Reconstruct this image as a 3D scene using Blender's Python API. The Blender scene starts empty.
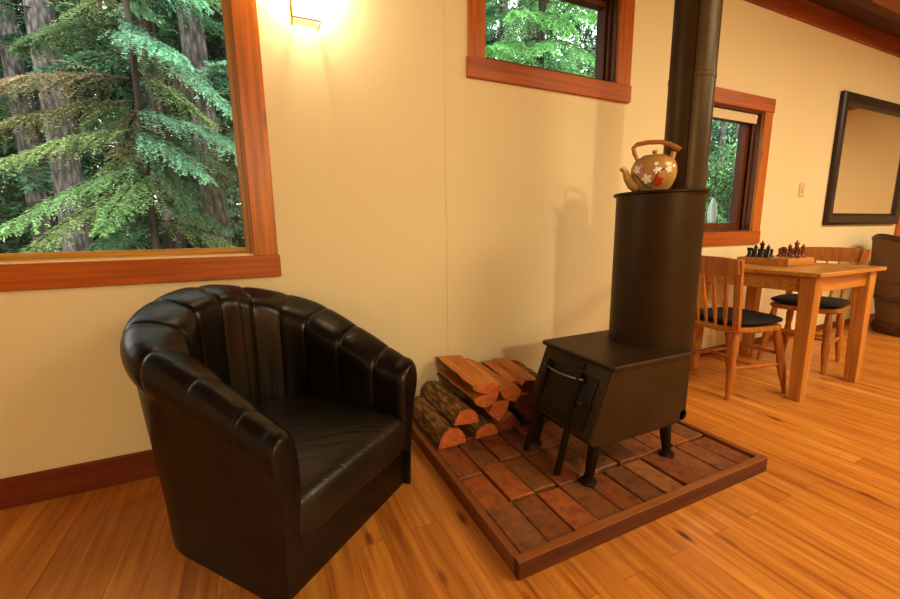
import bpy, bmesh, math, random
import numpy as np
from mathutils import Vector, Matrix
R = math.radians
PI = math.pi
scn = bpy.context.scene
COL = scn.collection

# ------------------------------------------------------------------ helpers
def wloc(o):
    v = Vector((0, 0, 0))
    while o:
        v += o.location
        o = o.parent
    return v

class MB:
    def __init__(s): s.v = []; s.f = []; s.c = {}
    def add(s, vs, fs, col=None):
        b = len(s.v); s.v += [tuple(p) for p in vs]; n = len(s.f)
        s.f += [tuple(i + b for i in q) for q in fs]
        if col is not None:
            for k in range(n, len(s.f)): s.c[k] = col
        return s
    def box(s, x0, y0, z0, x1, y1, z1, col=None):
        return s.add([(x0,y0,z0),(x1,y0,z0),(x1,y1,z0),(x0,y1,z0),(x0,y0,z1),(x1,y0,z1),(x1,y1,z1),(x0,y1,z1)],
                     [(0,3,2,1),(4,5,6,7),(0,1,5,4),(1,2,6,5),(2,3,7,6),(3,0,4,7)], col)
    def bar(s, a, b, w, h, up=(0,0,1), w2=None, h2=None):
        a, b = Vector(a), Vector(b); d = (b-a).normalized(); up = Vector(up)
        x = d.cross(up); x = x.normalized() if x.length > 1e-5 else Vector((1,0,0)); y = x.cross(d)
        w2 = w if w2 is None else w2; h2 = h if h2 is None else h2
        vs = [a+x*(i*w/2)+y*(j*h/2) for i, j in ((-1,-1),(1,-1),(1,1),(-1,1))] + [b+x*(i*w2/2)+y*(j*h2/2) for i, j in ((-1,-1),(1,-1),(1,1),(-1,1))]
        return s.add(vs, [(0,3,2,1),(4,5,6,7),(0,1,5,4),(1,2,6,5),(2,3,7,6),(3,0,4,7)])
    def grid(s, rows, cu=False, cv=False, cap0=False, cap1=False):
        n = len(rows[0]); m = len(rows); vs = [p for r in rows for p in r]; fs = []
        for i in range(m if cv else m-1):
            for j in range(n if cu else n-1):
                a = i*n+j; b = i*n+(j+1) % n; c = ((i+1) % m)*n+(j+1) % n; d = ((i+1) % m)*n+j
                fs.append((a,b,c,d))
        if cap0: fs.append(tuple(range(n))[::-1])
        if cap1: fs.append(tuple(range((m-1)*n, m*n)))
        return s.add(vs, fs)
    def tube(s, pts, rad, n=12, cap=True, flat=1.0):
        pts = [Vector(p) for p in pts]
        if not hasattr(rad, '__len__'): rad = [rad]*len(pts)
        rows = []; up = None
        for i, p in enumerate(pts):
            d = (pts[min(i+1, len(pts)-1)]-pts[max(i-1, 0)]).normalized()
            if up is None:
                up = Vector((0,0,1)) if abs(d.z) < .9 else Vector((1,0,0))
            x = d.cross(up).normalized(); y = x.cross(d).normalized(); up = y
            rows.append([p+(x*math.cos(2*PI*k/n)+y*math.sin(2*PI*k/n)*flat)*rad[i] for k in range(n)])
        return s.grid(rows, cu=True, cap0=cap, cap1=cap)
    def lathe(s, prof, c=(0,0,0), n=32, axis='z'):
        rows = []
        for r, z in prof:
            r = max(r, 1e-4)
            row = []
            for k in range(n):
                a = 2*PI*k/n; x, y = r*math.cos(a), r*math.sin(a)
                row.append((c[0]+x, c[1]+y, c[2]+z) if axis == 'z' else ((c[0]+x, c[1]+z, c[2]+y) if axis == 'y' else (c[0]+z, c[1]+x, c[2]+y)))
            rows.append(row)
        return s.grid(rows, cu=True, cap0=True, cap1=True)
    def prism(s, poly, h0, h1, fn):
        n = len(poly); vs = [fn(a, b, h0) for a, b in poly]+[fn(a, b, h1) for a, b in poly]
        fs = [tuple(range(n))[::-1], tuple(range(n, 2*n))]+[(i, (i+1) % n, n+(i+1) % n, n+i) for i in range(n)]
        return s.add(vs, fs)
    def sell(s, c, r, e1=.4, e2=.4, nu=40, nv=24, fn=None):
        sp = lambda x, e: math.copysign(abs(x)**e, x)
        rows = []
        for i in range(nv+1):
            v = -PI/2+PI*i/nv
            row = []
            for j in range(nu):
                u = 2*PI*j/nu
                p = [c[0]+r[0]*sp(math.cos(v), e1)*sp(math.cos(u), e2), c[1]+r[1]*sp(math.cos(v), e1)*sp(math.sin(u), e2), c[2]+r[2]*sp(math.sin(v), e1)]
                if fn: p = fn(p)
                row.append(p)
            rows.append(row)
        return s.grid(rows, cu=True, cap0=True, cap1=True)
    def build(s, name, mat, parent=None, smooth=35, bevel=0, seg=2, fixn=True):
        off = wloc(parent) if parent else Vector((0,0,0))
        me = bpy.data.meshes.new(name)
        me.from_pydata([(p[0]-off.x, p[1]-off.y, p[2]-off.z) for p in s.v], [], s.f)
        if fixn:
            bm = bmesh.new(); bm.from_mesh(me)
            bmesh.ops.recalc_face_normals(bm, faces=bm.faces); bm.to_mesh(me); bm.free()
        if s.c:
            at = me.color_attributes.new('Col', 'FLOAT_COLOR', 'CORNER')
            for p in me.polygons:
                cc = s.c.get(p.index, (1,1,1))
                for li in p.loop_indices: at.data[li].color = (*cc, 1)
        if smooth:
            me.shade_smooth(); me.set_sharp_from_angle(angle=R(smooth))
        me.materials.append(mat)
        o = bpy.data.objects.new(name, me); COL.objects.link(o)
        if parent: o.parent = parent
        if bevel:
            md = o.modifiers.new('bevel', 'BEVEL'); md.width = bevel; md.segments = seg; md.limit_method = 'ANGLE'; md.angle_limit = R(40); md.harden_normals = False
        return o

def tag(o, label=None, cat=None, group=None, kind=None):
    if label: o['label'] = label
    if cat: o['category'] = cat
    if group: o['group'] = group
    if kind: o['kind'] = kind
    return o
def empty(name, loc=(0,0,0), rz=0, **k):
    o = bpy.data.objects.new(name, None); COL.objects.link(o); o.location = loc; o.rotation_euler = (0,0,rz); o.empty_display_size = .1
    return tag(o, **k)
def copy_tree(o, parent=None):
    c = o.copy(); COL.objects.link(c); c.parent = parent
    for ch in list(o.children): copy_tree(ch, c)
    return c

# ------------------------------------------------------------------ materials
def mat(name):
    m = bpy.data.materials.new(name); m.use_nodes = True
    nt = m.node_tree; b = nt.nodes['Principled BSDF']
    return m, nt, b
def N(nt, t, **k):
    n = nt.nodes.new(t)
    for a, v in k.items():
        if a in n.inputs: n.inputs[a].default_value = v
        else: setattr(n, a, v)
    return n
def ramp(nt, fac, stops):
    r = nt.nodes.new('ShaderNodeValToRGB'); el = r.color_ramp.elements
    while len(el) < len(stops): el.new(.5)
    for e, (p, c) in zip(el, stops): e.position = p; e.color = (*c, 1)
    nt.links.new(fac, r.inputs['Fac']); return r
def mixc(nt, fac, a, b, mode='MIX'):
    m = nt.nodes.new('ShaderNodeMix'); m.data_type = 'RGBA'; m.blend_type = mode
    for sk, v in ((m.inputs[0], fac), (m.inputs[6], a), (m.inputs[7], b)):
        if hasattr(v, 'links'): nt.links.new(v, sk)
        elif isinstance(v, (int, float)): sk.default_value = v
        else: sk.default_value = (*v, 1)
    return m.outputs[2]
def bump(nt, b, h, strength=.2, dist=.01):
    n = N(nt, 'ShaderNodeBump'); n.inputs['Strength'].default_value = strength; n.inputs['Distance'].default_value = dist
    nt.links.new(h, n.inputs['Height']); nt.links.new(n.outputs[0], b.inputs['Normal'])
def coords(nt, scale=(1,1,1), rot=(0,0,0), kind='Object'):
    t = nt.nodes.new('ShaderNodeTexCoord'); mp = nt.nodes.new('ShaderNodeMapping')
    mp.inputs['Scale'].default_value = scale; mp.inputs['Rotation'].default_value = rot
    nt.links.new(t.outputs[kind], mp.inputs[0]); return mp.outputs[0]
def plain(name, c, rough=.5, metal=0, nscale=30, var=.15, bmp=.05, spec=.5, coat=0):
    m, nt, b = mat(name)
    v = coords(nt); n = N(nt, 'ShaderNodeTexNoise', Scale=nscale, Detail=4.0); nt.links.new(v, n.inputs['Vector'])
    r = ramp(nt, n.outputs['Fac'], [(.3, tuple(x*(1-var) for x in c)), (.7, tuple(min(1, x*(1+var)) for x in c))])
    nt.links.new(r.outputs[0], b.inputs['Base Color']); b.inputs['Roughness'].default_value = rough; b.inputs['Metallic'].default_value = metal
    b.inputs['Specular IOR Level'].default_value = spec; b.inputs['Coat Weight'].default_value = coat
    if bmp: bump(nt, b, n.outputs['Fac'], bmp, .004)
    return m
def wood(name, c1, c2, axis=0, rough=.4, sc=14, knots=0.0, spec=.4):
    m, nt, b = mat(name)
    s = [sc]*3; s[axis] = sc*.07
    v = coords(nt, tuple(s)); n = N(nt, 'ShaderNodeTexNoise', Scale=1.0, Detail=6.0, Roughness=.6, Distortion=.6); nt.links.new(v, n.inputs['Vector'])
    s2 = [sc*6]*3; s2[axis] = sc*.2
    n2 = N(nt, 'ShaderNodeTexNoise', Scale=1.0, Detail=3.0); nt.links.new(coords(nt, tuple(s2)), n2.inputs['Vector'])
    r = ramp(nt, n.outputs['Fac'], [(.3, c2), (.65, c1)])
    f = ramp(nt, n2.outputs['Fac'], [(.35, (.72,.72,.72)), (.6, (1,1,1))])
    out = mixc(nt, 1.0, r.outputs[0], f.outputs[0], 'MULTIPLY')
    if knots:
        s3 = [5]*3; s3[axis] = 2.2
        vo = N(nt, 'ShaderNodeTexVoronoi', Scale=1.0); nt.links.new(coords(nt, tuple(s3)), vo.inputs['Vector'])
        kr = ramp(nt, vo.outputs['Distance'], [(.05, (.35,.25,.2)), (.12, (1,1,1))])
        out = mixc(nt, knots, out, mixc(nt, 1.0, out, kr.outputs[0], 'MULTIPLY'))
    nt.links.new(out, b.inputs['Base Color']); b.inputs['Roughness'].default_value = rough; b.inputs['Specular IOR Level'].default_value = spec
    bump(nt, b, n2.outputs['Fac'], .08, .003)
    return m
def emis(name, c, s):
    m, nt, b = mat(name); b.inputs['Base Color'].default_value = (*c, 1); b.inputs['Emission Color'].default_value = (*c, 1); b.inputs['Emission Strength'].default_value = s
    return m

M = {}
def wallmat():
    m, nt, b = mat('cream_wall_paint')
    v = coords(nt); n = N(nt, 'ShaderNodeTexNoise', Scale=1.3, Detail=3.0); nt.links.new(v, n.inputs['Vector'])
    r = ramp(nt, n.outputs['Fac'], [(.3, (.785,.685,.445)), (.7, (.81,.71,.47))])
    nt.links.new(r.outputs[0], b.inputs['Base Color']); b.inputs['Roughness'].default_value = .75
    n2 = N(nt, 'ShaderNodeTexNoise', Scale=160.0, Detail=3.0); nt.links.new(v, n2.inputs['Vector']); bump(nt, b, n2.outputs['Fac'], .06, .002)
    return m
M['wall'] = wallmat()
def floormat():
    m, nt, b = mat('pine_plank_floor')
    v = coords(nt, rot=(0,0,PI/2))
    br = N(nt, 'ShaderNodeTexBrick', Scale=1.0); br.inputs['Brick Width'].default_value = 1.25; br.inputs['Row Height'].default_value = .098
    br.inputs['Mortar Size'].default_value = .0011; br.inputs['Mortar Smooth'].default_value = .3; br.offset = .37
    br.inputs['Color1'].default_value = (0,0,0,1); br.inputs['Color2'].default_value = (1,1,1,1); br.inputs['Mortar'].default_value = (.5,.5,.5,1)
    nt.links.new(v, br.inputs['Vector'])
    g = coords(nt, (16,1.0,1)); n = N(nt, 'ShaderNodeTexNoise', Scale=1.0, Detail=6.0, Roughness=.62, Distortion=.9)
    # shift the grain of each plank
    ad = N(nt, 'ShaderNodeVectorMath', operation='ADD'); sc = N(nt, 'ShaderNodeVectorMath', operation='SCALE'); sc.inputs['Scale'].default_value = 7.0
    nt.links.new(br.outputs['Color'], sc.inputs[0]); nt.links.new(g, ad.inputs[0]); nt.links.new(sc.outputs[0], ad.inputs[1]); nt.links.new(ad.outputs[0], n.inputs['Vector'])
    r = ramp(nt, n.outputs['Fac'], [(.28, (.34,.105,.013)), (.43, (.54,.205,.03)), (.60, (.65,.275,.047)), (.76, (.78,.39,.085))])
    tone = ramp(nt, br.outputs['Color'], [(0, (.88,.84,.80)), (1, (1.04,1.03,1.0))])
    c = mixc(nt, 1.0, r.outputs[0], tone.outputs[0], 'MULTIPLY')
    st_ = N(nt, 'ShaderNodeTexNoise', Scale=1.0, Detail=5.0, Roughness=.6); nt.links.new(coords(nt, (46,2.2,1)), st_.inputs['Vector'])
    sr_ = ramp(nt, st_.outputs['Fac'], [(.33, (.80,.74,.68)), (.5, (1,1,1)), (.7, (1.10,1.12,1.14))]); c = mixc(nt, 1.0, c, sr_.outputs[0], 'MULTIPLY')
    vo = N(nt, 'ShaderNodeTexVoronoi', Scale=1.0); kv = coords(nt, (7.5,2.6,1)); nd = N(nt, 'ShaderNodeTexNoise', Scale=6.0)
    nt.links.new(kv, vo.inputs['Vector'])
    kr = ramp(nt, vo.outputs['Distance'], [(.03, (.25,.15,.10)), (.07, (.58,.45,.36)), (.13, (1,1,1))])
    c = mixc(nt, 1.0, c, kr.outputs[0], 'MULTIPLY')
    mor = ramp(nt, br.outputs['Fac'], [(0, (1,1,1)), (1, (.62,.5,.42))])
    c = mixc(nt, 1.0, c, mor.outputs[0], 'MULTIPLY')
    nt.links.new(c, b.inputs['Base Color']); b.inputs['Roughness'].default_value = .36; b.inputs['Specular IOR Level'].default_value = .45
    bump(nt, b, n.outputs['Fac'], .05, .003)
    return m
M['floor'] = floormat()
def ceilmat():
    m, nt, b = mat('dark_plank_ceiling')
    v = coords(nt); br = N(nt, 'ShaderNodeTexBrick', Scale=1.0); br.inputs['Brick Width'].default_value = 3.0; br.inputs['Row Height'].default_value = .14; br.inputs['Mortar Size'].default_value = .004
    br.inputs['Color1'].default_value = (.11,.042,.014,1); br.inputs['Color2'].default_value = (.17,.07,.024,1); br.inputs['Mortar'].default_value = (.03,.012,.005,1)
    nt.links.new(v, br.inputs['Vector'])
    n = N(nt, 'ShaderNodeTexNoise', Scale=1.0, Detail=5.0); nt.links.new(coords(nt, (1.2,18,1)), n.inputs['Vector'])
    f = ramp(nt, n.outputs['Fac'], [(.3, (.6,.6,.6)), (.7, (1.1,1.1,1.1))])
    nt.links.new(mixc(nt, 1.0, br.outputs['Color'], f.outputs[0], 'MULTIPLY'), b.inputs['Base Color']); b.inputs['Roughness'].default_value = .5
    return m
M['ceil'] = ceilmat()
M['trim_x'] = wood('fir_trim', (.56,.155,.016), (.40,.088,.008), 0, .38, 9, .5)
M['trim_z'] = wood('fir_trim_upright', (.64,.215,.025), (.48,.13,.013), 2, .38, 9, .5)
M['jamb_x'] = wood('pale_fir_jamb', (.68,.38,.07), (.56,.28,.05), 0, .4, 9)
M['jamb_z'] = wood('pale_fir_jamb_upright', (.56,.27,.055), (.42,.18,.03), 2, .4, 9)
M['darkjamb'] = wood('dark_fir_jamb', (.2,.06,.014), (.12,.035,.008), 2, .4, 9)
M['base'] = wood('red_brown_baseboard', (.26,.06,.014), (.17,.035,.008), 0, .4, 9)
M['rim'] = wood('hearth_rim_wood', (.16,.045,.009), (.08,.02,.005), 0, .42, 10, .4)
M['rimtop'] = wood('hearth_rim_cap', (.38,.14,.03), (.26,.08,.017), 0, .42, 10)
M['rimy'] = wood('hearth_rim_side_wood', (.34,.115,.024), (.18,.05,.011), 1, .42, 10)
M['pine'] = wood('golden_pine', (.62,.29,.062), (.46,.18,.032), 2, .35, 10, .4)
M['pine_x'] = wood('golden_pine_top', (.64,.30,.068), (.48,.19,.036), 0, .3, 10, .5)
M['chairwood'] = wood('honey_chair_wood', (.55,.22,.045), (.42,.15,.026), 2, .32, 12)
M['frame'] = plain('black_brown_frame', (.028,.014,.008), .35, nscale=60)
M['mirror'] = None
def glassmat(name='window_glass', tint=(1,1,1), refl=.05):
    m = bpy.data.materials.new(name); m.use_nodes = True; nt = m.node_tree; nt.nodes.clear()
    o = N(nt, 'ShaderNodeOutputMaterial'); mx = N(nt, 'ShaderNodeMixShader'); t = N(nt, 'ShaderNodeBsdfTransparent'); g = N(nt, 'ShaderNodeBsdfGlossy')
    t.inputs[0].default_value = (*tint, 1); g.inputs['Roughness'].default_value = .02
    lw = N(nt, 'ShaderNodeLayerWeight'); lw.inputs['Blend'].default_value = .5
    pw = N(nt, 'ShaderNodeMath', operation='POWER'); pw.inputs[1].default_value = 5.0; nt.links.new(lw.outputs['Facing'], pw.inputs[0])
    mu = N(nt, 'ShaderNodeMath', operation='MULTIPLY_ADD'); mu.inputs[1].default_value = .6; mu.inputs[2].default_value = .025; nt.links.new(pw.outputs[0], mu.inputs[0])
    nt.links.new(mu.outputs[0], mx.inputs[0]); nt.links.new(t.outputs[0], mx.inputs[1]); nt.links.new(g.outputs[0], mx.inputs[2]); nt.links.new(mx.outputs[0], o.inputs[0])
    return m
M['glass'] = glassmat()
def mirrormat():
    m, nt, b = mat('mirror_glass'); b.inputs['Metallic'].default_value = 1; b.inputs['Roughness'].default_value = .06
    v = coords(nt); n = N(nt, 'ShaderNodeTexNoise', Scale=2.0); nt.links.new(v, n.inputs['Vector'])
    r = ramp(nt, n.outputs['Fac'], [(.3, (.97,.93,.82)), (.7, (.99,.95,.84))]); nt.links.new(r.outputs[0], b.inputs['Base Color'])
    return m
M['mirror'] = mirrormat()
def leather():
    m, nt, b = mat('black_brown_leather')
    v = coords(nt); n = N(nt, 'ShaderNodeTexNoise', Scale=7.0, Detail=5.0); nt.links.new(v, n.inputs['Vector'])
    r = ramp(nt, n.outputs['Fac'], [(.3, (.005,.003,.002)), (.75, (.014,.008,.0045))]); nt.links.new(r.outputs[0], b.inputs['Base Color'])
    b.inputs['Roughness'].default_value = .32; b.inputs['Specular IOR Level'].default_value = .5; b.inputs['Specular Tint'].default_value = (1,.86,.7,1)
    vo = N(nt, 'ShaderNodeTexVoronoi', Scale=260.0); nt.links.new(v, vo.inputs['Vector'])
    n2 = N(nt, 'ShaderNodeTexNoise', Scale=1.0, Detail=2.0, Distortion=1.4); nt.links.new(coords(nt, (17,17,9)), n2.inputs['Vector'])
    b1 = N(nt, 'ShaderNodeBump'); b1.inputs['Strength'].default_value = .13; b1.inputs['Distance'].default_value = .012; nt.links.new(n2.outputs['Fac'], b1.inputs['Height'])
    b2 = N(nt, 'ShaderNodeBump'); b2.inputs['Strength'].default_value = .08; b2.inputs['Distance'].default_value = .002
    nt.links.new(vo.outputs['Distance'], b2.inputs['Height']); nt.links.new(b1.outputs[0], b2.inputs['Normal']); nt.links.new(b2.outputs[0], b.inputs['Normal'])
    return m
M['leather'] = leather()
def seatleather():
    m, nt, b = mat('seat_leather_sheen')
    v = coords(nt); n = N(nt, 'ShaderNodeTexNoise', Scale=5.0, Detail=5.0); nt.links.new(v, n.inputs['Vector'])
    r = ramp(nt, n.outputs['Fac'], [(.3, (.009,.005,.002)), (.75, (.028,.016,.007))]); nt.links.new(r.outputs[0], b.inputs['Base Color'])  # browner base colour stands in for the seat's golden sheen
    b.inputs['Roughness'].default_value = .4; b.inputs['Specular IOR Level'].default_value = .6
    n2 = N(nt, 'ShaderNodeTexNoise', Scale=1.0, Detail=2.0, Distortion=.8); nt.links.new(coords(nt, (5,42,12)), n2.inputs['Vector'])
    bump(nt, b, n2.outputs['Fac'], .3, .012)
    return m
M['seatleather'] = seatleather()
def stovemat(name, c1, c2, rough):
    m, nt, b = mat(name)
    v = coords(nt); n = N(nt, 'ShaderNodeTexNoise', Scale=5.0, Detail=7.0, Roughness=.65); nt.links.new(v, n.inputs['Vector'])
    r = ramp(nt, n.outputs['Fac'], [(.3, c1), (.7, c2)]); nt.links.new(r.outputs[0], b.inputs['Base Color'])
    b.inputs['Metallic'].default_value = 0; b.inputs['Specular IOR Level'].default_value = .32; b.inputs['Specular Tint'].default_value = (1,.75,.45,1); b.inputs['Roughness'].default_value = rough
    n2 = N(nt, 'ShaderNodeTexNoise', Scale=120.0, Detail=3.0); nt.links.new(v, n2.inputs['Vector']); bump(nt, b, n2.outputs['Fac'], .08, .002)
    return m
M['stove'] = stovemat('blackened_steel', (.030,.016,.005), (.055,.029,.009), .42)
M['stovedark'] = stovemat('dark_iron_and_shade', (.010,.006,.0025), (.022,.012,.005), .42)  # dark iron parts; on the door it also paints the unlit front
M['pipe'] = stovemat('brown_stove_pipe', (.045,.025,.010), (.080,.045,.017), .38)
M['steel'] = plain('worn_steel_rod', (.25,.2,.15), .35, .9)
def brickmat():
    m, nt, b = mat('fired_clay_bricks')
    at = N(nt, 'ShaderNodeVertexColor'); at.layer_name = 'Col'
    v = coords(nt); n = N(nt, 'ShaderNodeTexNoise', Scale=22.0, Detail=7.0, Roughness=.7); nt.links.new(v, n.inputs['Vector'])
    f = ramp(nt, n.outputs['Fac'], [(.3, (.45,.42,.4)), (.52, (.95,.95,.95)), (.75, (1.25,1.2,1.15))])
    c = mixc(nt, 1.0, at.outputs['Color'], f.outputs[0], 'MULTIPLY')
    n3 = N(nt, 'ShaderNodeTexNoise', Scale=6.0, Detail=5.0); nt.links.new(v, n3.inputs['Vector'])
    sp = ramp(nt, n3.outputs['Fac'], [(.70, (0,0,0)), (.78, (1,1,1))])
    c = mixc(nt, mixc(nt, 1.0, sp.outputs[0], (.4,.4,.4), 'MULTIPLY'), c, (.5,.33,.2))
    nt.links.new(c, b.inputs['Base Color']); b.inputs['Roughness'].default_value = .62; bump(nt, b, n.outputs['Fac'], .35, .006)
    return m
M['brick'] = brickmat()
def barkmat(name, c1, c2, sc=(9,9,1.6), strength=.8, rough=.9):
    m, nt, b = mat(name)
    v = coords(nt, sc); n = N(nt, 'ShaderNodeTexNoise', Scale=1.0, Detail=7.0, Roughness=.7, Distortion=.5); nt.links.new(v, n.inputs['Vector'])
    vo = N(nt, 'ShaderNodeTexVoronoi', Scale=1.3); nt.links.new(v, vo.inputs['Vector'])
    r = ramp(nt, n.outputs['Fac'], [(.32, c2), (.62, c1)])
    vr = ramp(nt, vo.outputs['Distance'], [(.0, (1.15,1.15,1.15)), (.75, (.35,.33,.33))])
    nt.links.new(mixc(nt, 1.0, r.outputs[0], vr.outputs[0], 'MULTIPLY'), b.inputs['Base Color']); b.inputs['Roughness'].default_value = rough; b.inputs['Specular IOR Level'].default_value = .15
    bump(nt, b, n.outputs['Fac'], strength, .03)
    return m
M['bark'] = barkmat('grey_fir_bark', (.27,.24,.21), (.13,.11,.095), (20,20,6))
M['bark2'] = barkmat('dark_fir_bark', (.17,.135,.11), (.06,.045,.035))
M['logbark'] = barkmat('log_bark', (.66,.39,.15), (.34,.18,.065), (45,12,45), .5)
M['logsplit'] = wood('split_log_face', (.74,.31,.065), (.52,.17,.03), 1, .6, 26)
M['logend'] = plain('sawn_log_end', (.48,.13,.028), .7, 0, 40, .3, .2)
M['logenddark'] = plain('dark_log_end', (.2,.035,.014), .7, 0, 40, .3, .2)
def leafmat():
    m = bpy.data.materials.new('conifer_needles'); m.use_nodes = True; nt = m.node_tree; nt.nodes.clear()
    o = N(nt, 'ShaderNodeOutputMaterial'); mx = N(nt, 'ShaderNodeMixShader'); d = N(nt, 'ShaderNodeBsdfDiffuse'); t = N(nt, 'ShaderNodeBsdfTranslucent')
    at = N(nt, 'ShaderNodeVertexColor'); at.layer_name = 'Col'
    n = N(nt, 'ShaderNodeTexNoise', Scale=3.0, Detail=3.0); nt.links.new(coords(nt), n.inputs['Vector'])
    f = ramp(nt, n.outputs['Fac'], [(.3, (.9,.94,.9)), (.7, (1.42,1.36,1.38))])
    c = mixc(nt, 1.0, at.outputs['Color'], f.outputs[0], 'MULTIPLY')
    nt.links.new(c, d.inputs[0]); nt.links.new(c, t.inputs[0]); mx.inputs[0].default_value = .35
    nt.links.new(d.outputs[0], mx.inputs[1]); nt.links.new(t.outputs[0], mx.inputs[2]); nt.links.new(mx.outputs[0], o.inputs[0])
    return m
M['leaf'] = leafmat()
def groundmat():
    m, nt, b = mat('forest_floor')
    n = N(nt, 'ShaderNodeTexNoise', Scale=1.4, Detail=8.0, Roughness=.7); nt.links.new(coords(nt), n.inputs['Vector'])
    r = ramp(nt, n.outputs['Fac'], [(.3, (.035,.03,.018)), (.5, (.05,.085,.03)), (.7, (.12,.16,.05))]); nt.links.new(r.outputs[0], b.inputs['Base Color']); b.inputs['Roughness'].default_value = .95
    return m
M['ground'] = groundmat()
M['black'] = plain('black_cushion_cloth', (.012,.009,.008), .8, 0, 200, .3, .2)
M['shade'] = emis('sconce_white_ceramic', (1.0,.88,.62), 2.2)
M['bulb'] = emis('warm_bulb', (1.0,.8,.5), 30)
M['brass'] = plain('sconce_brown_metal', (.3,.16,.06), .4, .6)
M['blind'] = plain('cream_roller_blind', (.72,.6,.4), .7, 0, 200, .05)
M['plate'] = plain('ivory_switch_plate', (.72,.58,.36), .35, 0, 10, .03, 0)
M['ceramic'] = plain('tan_glazed_ceramic', (.46,.27,.085), .22, 0, 18, .18, .02)
M['bamboo'] = wood('bamboo_handle', (.55,.22,.06), (.38,.13,.03), 0, .35, 30)
M['white'] = plain('white_glaze', (.82,.78,.66), .3, 0, 60, .05, 0)
M['red'] = plain('red_glaze', (.5,.045,.02), .3, 0, 60, .1, 0)
M['branch'] = plain('dark_brown_glaze', (.06,.03,.015), .4, 0, 60, .1, 0)
M['chessdark'] = plain('black_chess_wood', (.022,.010,.008), .3, 0, 60, .2, 0)
M['chessred'] = plain('red_brown_chess_wood', (.22,.05,.018), .3, 0, 60, .2, 0)
def wickermat():
    m, nt, b = mat('tan_brown_wicker')
    v = coords(nt); w1 = N(nt, 'ShaderNodeTexWave', Scale=34.0, Distortion=1.0); w1.bands_direction = 'Z'; w2 = N(nt, 'ShaderNodeTexWave', Scale=27.0, Distortion=1.0); w2.bands_direction = 'DIAGONAL'
    nt.links.new(v, w1.inputs['Vector']); nt.links.new(v, w2.inputs['Vector'])
    f = N(nt, 'ShaderNodeMath', operation='MULTIPLY'); nt.links.new(w1.outputs['Fac'], f.inputs[0]); nt.links.new(w2.outputs['Fac'], f.inputs[1])
    r = ramp(nt, f.outputs[0], [(.0, (.10,.05,.02)), (.6, (.36,.20,.085))]); nt.links.new(r.outputs[0], b.inputs['Base Color']); b.inputs['Roughness'].default_value = .55
    bump(nt, b, f.outputs[0], .6, .01)
    return m
M['wicker'] = wickermat()
M['wickerdark'] = plain('dark_rattan_cane', (.09,.035,.014), .4, 0, 40, .3)
M['cushion'] = plain('dark_red_brown_cloth', (.07,.018,.010), .7, 0, 80, .3, .2)
M['chessboard'] = None
def boardmat():
    m, nt, b = mat('chessboard_squares')
    ck = N(nt, 'ShaderNodeTexChecker', Scale=22.2); ck.inputs['Color1'].default_value = (.62,.30,.08,1); ck.inputs['Color2'].default_value = (.26,.09,.025,1)
    nt.links.new(coords(nt), ck.inputs['Vector']); nt.links.new(ck.outputs[0], b.inputs['Base Color']); b.inputs['Roughness'].default_value = .35
    return m
M['chessboard'] = boardmat()
M['feedglass'] = plain('feeder_clear_bottle', (.6,.68,.62), .15, 0, 20, .05, 0)
M['feedred'] = plain('feeder_red_base', (.35,.05,.03), .4, 0, 20, .05, 0)
M['eave'] = wood('weathered_eave_board', (.30,.19,.10), (.18,.11,.06), 0, .7, 8)

# ------------------------------------------------------------------ room shell
X0, X1, YB, ZC = -2.7, 8.2, -5.2, 2.70
TH = .16
holes = [(-2.35,-.024,.925,2.42), (1.122,2.035,1.872,2.36), (2.74,3.577,.972,1.872)]
def wall_back():
    mb = MB()
    xs = sorted({X0, X1} | {h[0] for h in holes} | {h[1] for h in holes}); zs = sorted({0, ZC} | {h[2] for h in holes} | {h[3] for h in holes})
    for i in range(len(xs)-1):
        for j in range(len(zs)-1):
            cx, cz = (xs[i]+xs[i+1])/2, (zs[j]+zs[j+1])/2
            if any(a < cx < b and c < cz < d for a, b, c, d in holes): continue
            a, b, c, d = xs[i], xs[i+1], zs[j], zs[j+1]
            mb.add([(a,0,c),(b,0,c),(b,0,d),(a,0,d)], [(0,1,2,3)]); mb.add([(a,TH,c),(b,TH,c),(b,TH,d),(a,TH,d)], [(3,2,1,0)])
    for a, b, c, d in holes:
        mb.add([(a,0,c),(b,0,c),(b,TH,c),(a,TH,c)], [(0,1,2,3)]); mb.add([(a,0,d),(b,0,d),(b,TH,d),(a,TH,d)], [(3,2,1,0)])
        mb.add([(a,0,c),(a,0,d),(a,TH,d),(a,TH,c)], [(3,2,1,0)]); mb.add([(b,0,c),(b,0,d),(b,TH,d),(b,TH,c)], [(0,1,2,3)])
    o = mb.build('wall_back', M['wall'], smooth=0, fixn=False); tag(o, kind='structure')
wall_back()
tag(MB().box(X0-.12,YB,0,X0,TH,ZC).build('wall_left', M['wall'], smooth=0), kind='structure')
tag(MB().box(X1,YB,0,X1+.12,TH,ZC).build('wall_right', M['wall'], smooth=0), kind='structure')
tag(MB().box(X0-.12,YB-.12,0,X1+.12,YB,ZC).build('wall_front', M['wall'], smooth=0), kind='structure')
tag(MB().box(X0-.12,YB-.12,-.12,X1+.12,TH,0).build('floor', M['floor'], smooth=0), kind='structure')
tag(MB().box(X0-.12,YB-.12,ZC,X1+.12,TH,ZC+.1).build('ceiling', M['ceil'], smooth=0), kind='structure')
# thin seam between two wall sheets
tag(MB().box(.897,-.0012,.118,.9,0,2.565).build('trim_2', plain('wall_seam_line', (.70,.58,.35), .8, 0, 30, .05, 0), smooth=0), kind='structure')
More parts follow.
